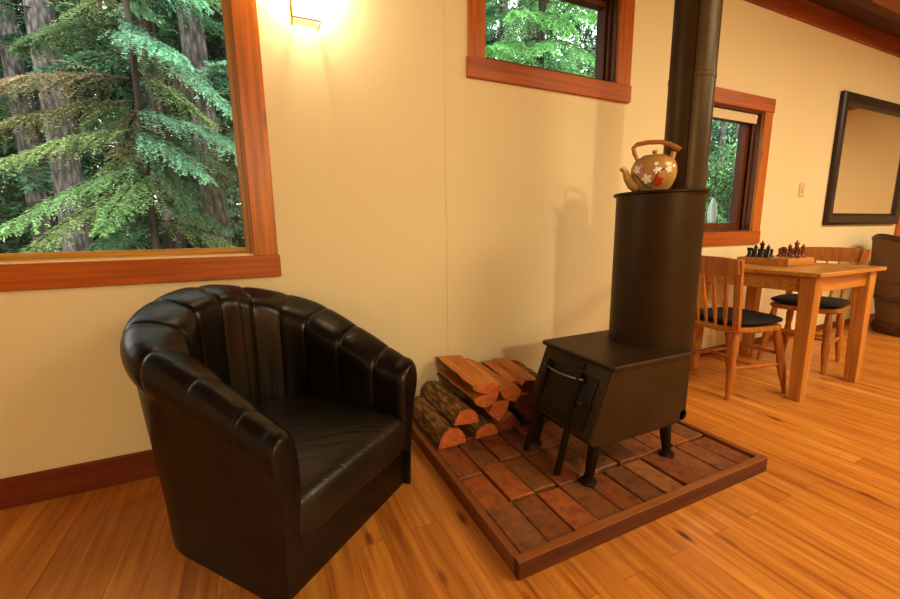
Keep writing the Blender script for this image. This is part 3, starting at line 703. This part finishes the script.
# ------------------------------------------------------------------ spindle chairs
def turned(mb, a, b, prof, n=14):
    a, b = Vector(a), Vector(b); pts = [a+(b-a)*t for t, r_ in prof]
    mb.tube(pts, [r_ for t, r_ in prof], n); return mb
LEG = [(0,.017),(.06,.019),(.2,.024),(.34,.022),(.4,.018),(.55,.024),(.72,.02),(.85,.016),(1,.012)]
def make_chair(label):
    r = empty('spindle_chair', (0,0,0), label=label, cat='chair')      # faces +x
    seat = []
    for k in range(48):
        a = 2*PI*k/48; e = .55; sg = lambda v: math.copysign(abs(v)**e, v)
        x = .205*sg(math.cos(a)); y = (.205+.015*math.cos(a))*sg(math.sin(a)); seat.append((x, y))
    rows = [[(x*f, y*f, z) for x, y in seat] for f, z in ((.93,.405),(1,.415),(1,.432),(.96,.440))]
    MB().grid(rows, cu=True, cap0=True, cap1=True).build('seat', M['chairwood'], r, smooth=40)
    feet = {'f': [( .25,.19),(.25,-.19)], 'b': [(-.165,.165),(-.165,-.165)]}
    tops = {'f': [( .165,.155),(.165,-.155)], 'b': [(-.13,.145),(-.13,-.145)]}
    for k in 'fb':
        for (fx, fy), (tx, ty) in zip(feet[k], tops[k]):
            turned(MB(), (tx,ty,.407), (fx,fy,0), LEG).build('leg', M['chairwood'], r, smooth=60)
    ST = [(0,.009),(.25,.012),(.5,.015),(.75,.012),(1,.009)]
    for sgn in (1,-1):
        turned(MB(), (.205,sgn*.174,.19), (-.146,sgn*.155,.19), ST, 10).build('side_stretcher', M['chairwood'], r, smooth=60)
    turned(MB(), (.03,.164,.19), (.03,-.164,.19), ST, 10).build('cross_stretcher', M['chairwood'], r, smooth=60)
    turned(MB(), (.197,.168,.25), (.197,-.168,.25), ST, 10).build('front_stretcher', M['chairwood'], r, smooth=60)
    # back
    for sgn in (1,-1):
        MB().bar((-.178,sgn*.183,.43),(-.243,sgn*.212,.835), .040, .024, (1,0,0), .044, .020).build('back_post', M['chairwood'], r, bevel=.004)
    for i in range(5):
        t = (i-2)/2.5
        turned(MB(), (-.182-.010*(1-t*t),t*.15,.43), (-.238-.022*(1-t*t),t*.175,.755), [(0,.007),(.3,.012),(.45,.013),(.6,.009),(1,.007)], 10).build('spindle', M['chairwood'], r, smooth=60)
    rows = []
    for i in range(21):
        t = -1+2*i/20; y = t*.222; x = -.245-.024*(1-t*t); zt = .848-.012*abs(t)**3; zb = .742+.012*abs(t)**2
        rows.append([(x+.011,y,zb),(x-.011,y,zb),(x-.019,y,zt-.02),(x-.017,y,zt),(x-.001,y,zt),(x+.005,y,zt-.02)])
    MB().grid(rows, cu=True, cap0=True, cap1=True).build('crest_rail', M['chairwood'], r, smooth=50, bevel=.003)
    return r
def make_pad(label):
    r = empty('seat_pad', (0,0,0), label=label, cat='cushion')
    def f(p): 
        x, y, z = p; return [x, y, z]
    MB().sell((.015,0,.026), (.2,.205,.026), .8, .5, 48, 14).build('pad', M['black'], r, smooth=70)
    for q_ in (-1,1): MB().tube([(-.16,q_*.13,.02),(-.178,q_*.15,.022),(-.182,q_*.165,.012)], .004, 6).build('tie', M['black'], r)
    return r
c1 = make_chair('honey wood spindle back chair at the near left end of the table beside the stove')
c2 = copy_tree(c1); c2['label'] = 'honey wood spindle back chair behind the right side of the pine table facing the stove'
for c in (c1, c2): c['group'] = 'spindle chairs at the dining table'
p1_ = make_pad('black seat cushion on the near chair beside the stove'); p2_ = copy_tree(p1_); p2_['label'] = 'black seat cushion on the far chair behind the table'
for c in (p1_, p2_): c['group'] = 'black seat cushions'
for c, p, loc, rz in ((c1, p1_, (2.63,-.475), R(-10)), (c2, p2_, (3.675,-.415), R(180+8))):
    c.location = (*loc, 0); c.rotation_euler = (0,0,rz); p.location = (*loc, .4402); p.rotation_euler = (0,0,rz)

# ------------------------------------------------------------------ chess set
BX, BY, BS = 3.20, -.385, .31
cb = empty('chess_board', (BX,BY,DZ+.0005), label='wooden chess board box lying on the pine table', cat='board game')
MB().box(BX-BS/2,BY-BS/2,DZ+.0005,BX+BS/2,BY+BS/2,DZ+.046).build('box', M['pine_x'], cb, bevel=.002)
MB().box(BX-BS/2+.015,BY-BS/2+.015,DZ+.046,BX+BS/2-.015,BY+BS/2-.015,DZ+.0475).build('playing_squares', M['chessboard'], cb, smooth=0)
PIECES = {
 'pawn': [(0,0),(.016,0),(.016,.005),(.009,.012),(.007,.03),(.010,.033),(.006,.036),(.0095,.043),(.0095,.049),(.005,.055),(0,.056)],
 'rook': [(0,0),(.018,0),(.018,.006),(.011,.014),(.010,.04),(.015,.046),(.016,.062),(.011,.062),(.010,.058),(0,.058)],
 'bishop': [(0,0),(.018,0),(.018,.006),(.010,.014),(.007,.045),(.012,.049),(.007,.052),(.011,.062),(.009,.073),(.003,.08),(.004,.085),(0,.087)],
 'king': [(0,0),(.02,0),(.02,.007),(.012,.016),(.009,.06),(.015,.065),(.009,.068),(.014,.09),(.012,.096),(.004,.098),(.005,.108),(0,.112)]}
pm = {k: {} for k in ('dark','red')}
LB = {'dark': 'dark brown chess %s in the left cluster on the chess board', 'red': 'red brown chess %s in the right cluster on the chess board'}
GR = {'dark': 'dark chess pieces', 'red': 'red brown chess pieces'}
z_ = DZ+.0478
def piece(kind, side, x, y):
    if kind not in pm[side]:
        o = MB().lathe(PIECES[kind], (0,0,0), 16).build('chess_'+kind, M['chessdark' if side == 'dark' else 'chessred'], smooth=60); pm[side][kind] = o
    else:
        o = pm[side][kind].copy(); COL.objects.link(o)
    o.location = (x, y, z_); tag(o, LB[side] % kind, 'chess piece', GR[side])
lay = [('rook',0,0),('bishop',0,1),('king',0,2),('bishop',0,3),('pawn',1,0),('pawn',1,1),('pawn',1,2),('pawn',1,3)]
for k, i, j in lay:
    piece(k, 'dark', BX-.115+i*.042, BY+.100-j*.038)
    piece(k, 'red', BX+.125-i*.042, BY+.014-j*.038)

# ------------------------------------------------------------------ wicker chair
WX, WY = 5.5, -.50
wk = empty('wicker_armchair', (WX,WY,0), label='brown wicker tub armchair below the mirror at the right edge', cat='armchair')
rows = []
for z, f in ((.10,.80),(.22,.86),(.40,.92),(.56,1.0)):
    rows.append([(WX+.37*f*math.cos(a), WY+.37*f*math.sin(a), z) for a in [2*PI*k/40 for k in range(40)]])
MB().grid(rows, cu=True, cap0=True, cap1=True).build('seat_drum', M['wicker'], wk, smooth=50)
rows = []
for k in range(33):
    a = R(20+ 230*k/32); t = abs((k-16)/16); zt = .90-.26*t**1.6
    ca, sa = math.cos(a), math.sin(a)
    rows.append([(WX+r_*ca, WY+r_*sa, z) for r_, z in ((.37,.50),(.39,.6),(.405,zt-.03),(.40,zt),(.37,zt),(.36,zt-.03),(.345,.6),(.33,.50))])
MB().grid(rows, cu=True, cap0=True, cap1=True).build('backrest', M['wicker'], wk, smooth=50)
rim = [(WX+.39*math.cos(R(20+230*k/32)), WY+.39*math.sin(R(20+230*k/32)), .905-.26*abs((k-16)/16)**1.6) for k in range(33)]
MB().tube(rim, .024, 12).build('rolled_rim', M['wickerdark'], wk, smooth=60)
MB().lathe([(.24,.0),(.31,.0),(.325,.03),(.31,.10),(.24,.10)], (WX,WY,0), 40).build('base_ring', M['wickerdark'], wk, smooth=40)
MB().tube([(WX+.345*math.cos(2*PI*k/24), WY+.345*math.sin(2*PI*k/24), .33) for k in range(25)], .016, 8).build('waist_band', M['wickerdark'], wk, smooth=60)
tc = empty('throw_cushion', (WX-.02,WY,.575), label='dark red brown cushion leaning in the wicker armchair', cat='cushion')
MB().sell((WX-.06,WY+.02,.69), (.2,.12,.125), .7, .5, 36, 18).build('cushion_cover', M['cushion'], tc, smooth=70)

# ------------------------------------------------------------------ outside: forest
GZ = -.55
tag(MB().box(-30,TH+.25,GZ-.2,45,40,GZ).build('forest_ground', M['ground'], smooth=0), kind='structure')
def unit(v): return v/np.maximum(np.linalg.norm(v, axis=-1, keepdims=True), 1e-9)
class Foliage:
    def __init__(s): s.q = []; s.c = []; s.stems = []
    def bough(s, rg, a, b, arch=.1, width=.5, ll=.06, lw=.012, K=24, m=11, col=(.1,.2,.1), var=.35, hang=.35, stem=.012):
        a = np.array(a, float); b = np.array(b, float); L = np.linalg.norm(b-a)
        P = lambda t: a+(b-a)*t[:, None]+np.array([0,0,1.])*(arch*np.sin(PI*t)-.0*t)[:, None]
        tt = np.linspace(0, 1, 8); s.stems.append((P(tt), np.linspace(stem, stem*.25, 8)))
        t = np.repeat(np.linspace(.08, 1., K), 2)+rg.uniform(-.015,.015,2*K); t = np.clip(t, .02, 1)
        sd = np.tile([1,-1], K)
        tan = unit(P(np.minimum(t+.02, 1.05))-P(t)); upv = np.array([0,0,1.]); pr = unit(np.cross(tan, upv))
        tl = width*(1.02-t**1.3*.8)*rg.uniform(.6,1.15,2*K)
        dr = unit(tan*.75+pr*sd[:, None]*.8+rg.normal(0,.16,(2*K,3))+np.array([0,0,-.10]))
        o = P(t)
        u = (np.arange(m)+.6)/m
        pos = o[:, None]+dr[:, None]*(tl[:, None]*u[None])[..., None]+np.array([0,0,-1.])*(hang*tl[:, None]*u[None]**2)[..., None]
        out = []; cols = []
        for s2 in (1,-1):
            side = unit(np.cross(dr, upv))[:, None]
            ld = unit(dr[:, None]*.75+s2*side*.7+rg.normal(0,.3,pos.shape)+np.array([0,0,-.15]))
            l_ = ll*rg.uniform(.6,1.3,pos.shape[:2])*(1.05-.45*u[None])
            nv = unit(np.cross(ld, upv+rg.normal(0,.5,pos.shape)))*lw
            q = np.stack([pos, pos+ld*(l_*.5)[..., None]+nv, pos+ld*l_[..., None], pos+ld*(l_*.5)[..., None]-nv], axis=2)
            out.append(q.reshape(-1,4,3))
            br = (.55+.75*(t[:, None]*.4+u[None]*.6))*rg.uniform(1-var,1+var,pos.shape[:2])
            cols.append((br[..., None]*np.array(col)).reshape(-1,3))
        s.q.append(np.concatenate(out)); s.c.append(np.concatenate(cols))
    def puff(s, rg, c, r, n, ll, lw, col, var=.4):
        d = unit(rg.normal(0,1,(n,3))); p = np.array(c)+d*np.array(r)*rg.uniform(.4,1,(n,1))
        ld = unit(d*.6+rg.normal(0,.7,(n,3))+np.array([0,0,-.2])); l_ = ll*rg.uniform(.6,1.4,(n,1)); nv = unit(np.cross(ld, rg.normal(0,1,(n,3))))*lw
        s.q.append(np.stack([p, p+ld*l_*.5+nv, p+ld*l_, p+ld*l_*.5-nv], axis=1))
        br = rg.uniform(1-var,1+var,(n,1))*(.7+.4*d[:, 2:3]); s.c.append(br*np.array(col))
    def build(s, name, parent):
        q = np.concatenate(s.q); c = np.concatenate(s.c); n = len(q); off = wloc(parent) if parent else Vector((0,0,0))
        v = (q.reshape(-1,3)-np.array(off)).astype(np.float32)
        me = bpy.data.meshes.new(name); me.vertices.add(4*n); me.vertices.foreach_set('co', v.ravel())
        me.loops.add(4*n); me.loops.foreach_set('vertex_index', np.arange(4*n, dtype=np.int32))
        me.polygons.add(n); me.polygons.foreach_set('loop_start', np.arange(0, 4*n, 4, dtype=np.int32)); me.update(calc_edges=True)
        at = me.color_attributes.new('Col', 'FLOAT_COLOR', 'POINT')
        cc = np.ones((4*n,4), np.float32); cc[:, :3] = np.repeat(np.clip(c, 0, 1), 4, axis=0); at.data.foreach_set('color', cc.ravel())
        me.materials.append(M['leaf'])
        o = bpy.data.objects.new(name, me); COL.objects.link(o); o.parent = parent
        return o
    def build_stems(s, parent, m_):
        for P_, r_ in s.stems: MB().tube([tuple(p) for p in P_], list(r_), 6, cap=False).build('branch', m_, parent, fixn=False)
def trunk(parent, base, top, r0, r1, m_, seed=0, wig=.03, n=20):
    rg = random.Random(seed); pts = []; rad = []
    for k in range(n+1):
        t = k/n; p = Vector(base).lerp(Vector(top), t)+Vector((math.sin(t*5+seed)*wig, rg.uniform(-.3,.3)*wig, 0))
        pts.append(p); rad.append(r0+(r1-r0)*t+(.25*r0*math.exp(-t*n*.5))+rg.uniform(-.03,.03)*r0)
    MB().tube(pts, rad, 20).build('trunk', m_, parent, smooth=60)

rg = np.random.default_rng(3)
TEAL, BRIGHT, OLIVE, DARK, MID, TAN = (.28,.48,.33), (.30,.46,.22), (.34,.42,.20), (.06,.11,.065), (.15,.26,.15), (.38,.31,.19)
# two big grey trunks seen through the picture window
def bigtree(base, top, r0, r1, label, seed, boughs):
    t = empty('fir_tree', base, label=label, cat='tree'); trunk(t, base, top, r0, r1, M['bark'], seed)
    f = Foliage()
    for a, b, kw in boughs: f.bough(rg, a, b, **kw)
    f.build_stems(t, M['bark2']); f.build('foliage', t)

# near hemlock: thin dark stem carrying the big bright drooping boughs
K1 = dict(arch=.06, width=.42, ll=.046, lw=.006, K=46, m=16, hang=.45)
hem = empty('hemlock_tree', (-.9,3.0,GZ), label='young hemlock with thin dark stem and bright drooping boughs close outside the picture window', cat='tree')
trunk(hem, (-.86,3.0,GZ), (-1.02,3.0,5.2), .036, .02, M['bark2'], 4, .05)
f = Foliage()
for a, b, kw in [
  ((-1.02,2.95,2.98),(-.12,2.35,2.08), dict(col=TEAL, width=.40)),
  ((-1.0,2.95,2.80),(-.45,2.2,2.42), dict(col=TEAL, width=.34)),
  ((-.98,2.95,2.15),(-.06,2.6,1.83), dict(col=TEAL, width=.36)),
  ((-.96,2.95,1.98),(-.38,2.5,1.52), dict(col=TEAL, width=.34)),
  ((-.96,2.95,2.05),(-.62,2.75,1.25), dict(col=MID, width=.3)),
  ((-.97,3.0,2.45),(-2.1,3.15,2.28), dict(col=TAN, width=.40)),
  ((-.96,3.0,2.25),(-2.1,3.1,1.92), dict(col=(.26,.25,.13), width=.42)),
  ((-.95,3.0,2.0),(-1.9,2.8,1.62), dict(col=OLIVE, width=.34)),
  ((-.93,3.0,1.72),(-1.85,2.2,.98), dict(col=BRIGHT, width=.42)),
  ((-.92,3.0,1.55),(-1.62,2.1,.86), dict(col=OLIVE, width=.36)),
  ((-.92,3.0,1.60),(-1.15,2.2,1.05), dict(col=BRIGHT, width=.3)),
  ((-1.03,3.0,3.3),(-1.6,2.5,2.95), dict(col=MID, width=.36)),
  ((-.92,3.0,1.35),(-.3,2.9,1.05), dict(col=MID, width=.3)),
  ((-1.0,3.0,2.9),(-1.9,3.5,2.75), dict(col=(.17,.24,.12), width=.4)),
  ((-1.03,3.0,3.45),(-.3,2.7,3.1), dict(col=TEAL, width=.4)),
  ((-.9,3.0,1.2),(-1.6,2.9,.75), dict(col=MID, width=.36)),
  ((-1.05,3.0,3.9),(-.5,2.4,3.5), dict(col=MID, width=.4)), ((-1.05,3.0,4.2),(-1.7,2.6,3.8), dict(col=MID, width=.4)), ((-1.05,3.0,4.6),(-.9,3.6,4.2), dict(col=MID, width=.4)),
  ]:
    f.bough(rg, a, b, **{**K1, **kw})
for k in range(26):
    z = .3+k*.17; a = 2.4*k+.7; L = .75+.25*math.sin(k*1.9)
    f.bough(rg, (-.94,3.0,z), (-.94+L*math.cos(a), 3.1+L*.8*abs(math.sin(a)), z-.32), col=[MID,OLIVE,(.12,.24,.13),TAN][k % 4], arch=.06, width=.34, ll=.055, lw=.008, K=20, m=9, hang=.5)
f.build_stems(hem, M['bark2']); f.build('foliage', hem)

bigtree((-2.10,4.6,GZ), (-1.96,4.6,9.0), .145, .115, 'grey barked fir trunk at the left of the view through the picture window', 1, [
  ((-1.9,4.5,3.6),(-1.0,4.0,3.2), dict(col=DARK, width=.45, K=26, m=11)), ((-2.0,4.5,3.5),(-3.2,4.2,3.1), dict(col=MID, width=.5, K=26, m=11)),
  ((-2.0,4.4,2.6),(-3.3,3.9,2.2), dict(col=(.2,.2,.11), width=.5, K=26, m=11)), ((-2.05,4.4,1.9),(-3.2,3.8,1.4), dict(col=OLIVE, width=.5, K=26, m=11)),
  ((-2.0,4.6,5.0),(-1.2,4.0,4.4), dict(col=MID, width=.6)), ((-2.0,4.6,5.2),(-3.0,4.0,4.6), dict(col=MID, width=.6))])
bigtree((-.44,3.6,GZ), (-.56,3.6,9.0), .13, .10, 'lichen grey fir trunk near the right edge of the view through the picture window', 7, [
  ((-.45,3.6,2.5),(-.02,3.0,2.75), dict(col=TEAL, width=.3)), ((-.42,3.55,2.15),(.12,3.0,1.5), dict(col=TEAL, width=.34)), ((-.42,3.55,1.7),(.2,3.1,1.1), dict(col=MID, width=.34)),
  ((-.5,3.6,3.5),(.2,3.1,3.3), dict(col=BRIGHT, width=.4)), ((-.5,3.6,4.8),(.3,3.1,4.3), dict(col=MID, width=.5)), ((-.5,3.6,5.0),(-1.2,3.1,4.5), dict(col=MID, width=.5))])

# bright conifer seen through the high window
wt = empty('cedar_tree', (4.55,4.2,GZ), label='bright green cedar spreading its boughs outside the high window', cat='tree')
trunk(wt, (4.55,4.2,GZ), (4.75,4.2,8.5), .09, .05, M['bark2'], 9)
f = Foliage()
for k in range(34):
    z = 2.4+k*.13; a = k*2.4; L = 1.5+.35*math.sin(k*1.7)
    b = (4.6+L*math.cos(a), 4.2+L*math.sin(a)*.8-.3, z-.55)
    f.bough(rg, (4.62,4.2,z), b, arch=.12, width=.5, ll=.06, lw=.009, K=24, m=11, col=[(.20,.42,.15),(.26,.48,.20),(.12,.27,.11)][k % 3], hang=.5)
for a, b in [((4.6,4.2,3.6),(2.9,3.0,3.35)), ((4.6,4.2,4.3),(3.2,2.9,3.75)), ((4.6,4.2,3.9),(3.6,2.7,3.3)), ((4.6,4.2,4.5),(4.2,2.9,3.7)), ((4.6,4.2,4.1),(4.6,2.9,3.4)), ((4.6,4.2,4.9),(2.9,3.2,4.1))]:
    f.bough(rg, a, b, arch=.15, width=.5, ll=.06, lw=.009, K=30, m=12, col=(.25,.48,.19), hang=.5)
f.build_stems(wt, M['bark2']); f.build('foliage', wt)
wt2 = empty('fir_tree', (2.6,5.6,GZ), label='dark green fir at the left side of the view through the high window', cat='tree')
trunk(wt2, (2.9,5.6,GZ), (3.0,5.6,9), .13, .09, M['bark2'], 12)
f = Foliage()
for k in range(30):
    z = 2.6+k*.17; a = k*2.4+.5; L = 1.35
    f.bough(rg, (3.0,5.6,z), (3.0+L*math.cos(a), 5.6+L*math.sin(a), z-.5), arch=.1, width=.5, ll=.07, lw=.010, K=20, m=10, col=(.06,.13,.06) if k % 3 else (.11,.22,.1), hang=.5)
f.build_stems(wt2, M['bark2']); f.build('foliage', wt2)

# forest trees further off (shared meshes)
protos = []
for v in range(3):
    t = empty('background_fir', (0,0,0), label='tall fir standing in the forest behind the nearer trees', cat='tree', group='forest trees beyond the windows')
    trunk(t, (0,0,-.3), (.1,0,11), .17, .08, M['bark2'] if v != 1 else M['bark'], 20+v)
    f = Foliage(); g2 = np.random.default_rng(30+v)
    for k in range(46):
        z = .7+k*.21; a = k*2.4+v; L = (1.7 if v != 1 else 1.2)*(1-.35*k/46)*g2.uniform(.7,1.15)
        c_ = [(.08,.16,.09),(.12,.22,.12),(.19,.31,.17)][(k*7+v) % 3]
        f.bough(g2, (0,0,z), (L*math.cos(a), L*math.sin(a), z-.45), arch=.12, width=.55, ll=.11, lw=.017, K=15, m=8, col=c_, hang=.5)
    f.build('foliage', t); protos.append(t)
spots = [(-4.6,6.2,0),(-3.2,7.0,1),(-1.35,6.6,2),(-.1,7.4,0),(1.1,6.6,2),(-5.8,8.6,1),(-2.2,9.2,0),(-.6,9.8,1),(.8,10,2),(-3.9,10.5,2),(-7.2,10.8,0),(-1.6,12,1),(.2,12.6,0),(-5.4,13,2),(2.4,9.0,1),
         (6.4,8.2,1),(8.4,9.5,0),(5.0,9.5,2),(9.9,12,1),(7.0,12.5,0),(12.0,9.5,0),(16.5,10,2),(19.5,11.5,0),(14.5,12.5,1)]
for k, (x, y, v) in enumerate(spots):
    o = protos[v] if v in range(3) and not protos[v].get('_u') else copy_tree(protos[v])
    if o is protos[v]: o['_u'] = 1
    o.location = (x, y, GZ); o.rotation_euler = (0,0,k*1.3); s_ = .85+.3*((k*37) % 10)/10; o.scale = (s_, s_, s_)
for o in list(bpy.data.objects):
    if '_u' in o: del o['_u']
# pale slim trunks seen through the small right window
pole = empty('alder_trunk', (0,0,0), label='slim pale grey trunk in the grove seen through the small right window', cat='tree', group='slim trunks outside the right window')
trunk(pole, (0,0,-.2), (.05,0,9), .05, .035, M['bark'], 44)
for k in range(24):
    o = pole if k == 0 else copy_tree(pole)
    t = k/23
    o.location = (11.2+t*7.5+.6*math.sin(k*5.1), 5.6+3.0*((k*0.618) % 1), GZ); o.rotation_euler = (R(1.5)*math.sin(k*3.3),R(1.5)*math.cos(k*2.1),k); s_ = .7+.6*((k*.37) % 1); o.scale = (s_, s_, 1)
# undergrowth and far thicket: nobody could count the leaves
und = Foliage(); g3 = np.random.default_rng(8)
for k in range(150):
    x, y = g3.uniform(-9,3), g3.uniform(3.6,13); r_ = g3.uniform(.35,.8)
    und.puff(g3, (x,y,GZ+r_*.7), (r_,r_,r_*.9), 420, .14, .028, [(.07,.15,.06),(.14,.24,.09),(.2,.3,.11),(.05,.09,.04)][k % 4])
for k in range(150):
    x = g3.uniform(7.5,19); y = .45*x+g3.uniform(-2.2,3.5); r_ = g3.uniform(.35,.9); z = GZ+r_*.7+(g3.uniform(.4,2.6) if k % 2 == 0 else 0)
    und.puff(g3, (x,max(y,3.4),z), (r_,r_,r_), 360, .14, .026, [(.16,.34,.14),(.24,.46,.19),(.12,.22,.11)][k % 3])
for k in range(110):
    x, z = g3.uniform(-7.5,1.2), g3.uniform(0,6.5)
    und.puff(g3, (x,8.2+g3.uniform(-1,1.5),z), (.9,.6,.8), 300, .2, .035, [(.12,.21,.12),(.18,.30,.17),(.08,.14,.085)][k % 3])
u = empty('undergrowth', (0,6,GZ), label='green shrubby undergrowth on the forest floor outside', cat='undergrowth', kind='stuff'); und.build('foliage', u)
u.children[0]['kind'] = 'stuff'
far = Foliage()
for k in range(230):
    x = -16+k*.09+g3.uniform(-.4,.4); z = g3.uniform(0,9)
    far.puff(g3, (x,15.5+g3.uniform(-1.5,2.5),z), (1.5,1.0,1.3), 330, .34, .06, [(.09,.17,.10),(.13,.23,.13),(.19,.30,.18),(.06,.10,.065)][k % 4])
for k in range(260):
    x = 4.5+k*.125; z = g3.uniform(0,11.5) if x < 17 else g3.uniform(0,10)
    far.puff(g3, (x,15.5+g3.uniform(-2,2.5),z), (1.3,1.0,1.2), 300, .34, .06, [(.08,.14,.085),(.13,.22,.13),(.20,.32,.18)][k % 3])
fo = empty('distant_thicket', (0,15,GZ), label='dense dark green forest closing the view far outside', cat='forest', kind='stuff'); far.build('foliage', fo)
fo.children[0]['kind'] = 'stuff'
# eave outside the high window
ev = empty('roof_eave', (3,.7,2.5), kind='structure')
MB().box(-3,.84,2.79,9,.88,2.95).build('fascia_board', M['eave'], ev)
MB().add([(-3,.165,3.02),(9,.165,3.02),(9,.85,2.86),(-3,.85,2.86)], [(0,1,2,3)]).build('soffit', M['eave'], ev, smooth=0)
for x in (-.6,.75,2.10,3.45,4.8):
    MB().bar((x,.17,2.90),(x,.83,2.76), .09, .11).build('rafter_tail', M['eave'], ev)
# hummingbird feeder hanging outside the right window
hf = empty('hummingbird_feeder', (4.02,.6,1.0), label='hanging bird feeder with clear bottle and red base outside the small right window', cat='bird feeder')
MB().lathe([(0,0),(.05,0),(.055,.015),(.05,.035),(.03,.045),(0,.045)], (4.02,.6,1.0), 20).build('base', M['feedred'], hf)
MB().lathe([(.028,.046),(.04,.08),(.042,.16),(.025,.24),(.012,.28),(0,.285)], (4.02,.6,1.0), 20).build('bottle', M['feedglass'], hf)
MB().tube([(4.02,.6,1.285),(4.02,.6,2.6)], .002, 6).build('hanger', M['stovedark'], hf)

# ------------------------------------------------------------------ light
wd = bpy.data.worlds.new('sky'); scn.world = wd; wd.use_nodes = True
nt = wd.node_tree; bg = nt.nodes['Background']; bg.inputs['Color'].default_value = (.93,.985,1.0,1); bg.inputs['Strength'].default_value = 4.6
def lamp(name, typ, loc, energy, color, size=.1, rot=(0,0,0), **k):
    l = bpy.data.lights.new(name, typ); l.energy = energy; l.color = color
    if typ == 'AREA': l.size = size; 
    else: l.shadow_soft_size = size
    for a, v in k.items(): setattr(l, a, v)
    o = bpy.data.objects.new(name, l); COL.objects.link(o); o.location = loc; o.rotation_euler = rot; return o
WARM = (1.0,.865,.60)
lamp('sconce_light', 'POINT', (.25,-.05,2.05), 36, (1.0,.92,.70), .03)
lamp('room_lamp', 'POINT', (.25,-4.4,1.95), 165, WARM, .10)
lamp('ceiling_fill', 'AREA', (2.9,-2.9,2.66), 112, WARM, 1.6)  # added soft fill for the whole room, not a real fixture
lamp('right_side_fill', 'AREA', (5.6,-2.6,2.66), 100, WARM, 1.2)  # added fill that brightens the table side and the mirror

# ------------------------------------------------------------------ camera
cd = bpy.data.cameras.new('camera'); cam = bpy.data.objects.new('camera', cd); COL.objects.link(cam)
cd.sensor_width = 36; cd.lens = 404.525/900*36; cd.clip_start = .02; cd.clip_end = 200
p, r_, yw = .17245546, -.0127279838, .434651677
fw = Vector((math.sin(yw)*math.cos(p), math.cos(yw)*math.cos(p), -math.sin(p))); rt = Vector((math.cos(yw), -math.sin(yw), 0)); u_ = rt.cross(fw)
rt2 = rt*math.cos(r_)+u_*math.sin(r_); up2 = -rt*math.sin(r_)+u_*math.cos(r_)
m = Matrix((rt2, up2, -fw)).transposed().to_4x4(); m.translation = (0,-1.9694,1.02)
cam.matrix_world = m
scn.camera = cam
scn.view_settings.view_transform = 'Standard'
scn.view_settings.look = 'None'
scn.view_settings.exposure = 0.0
scn.view_settings.gamma = .86
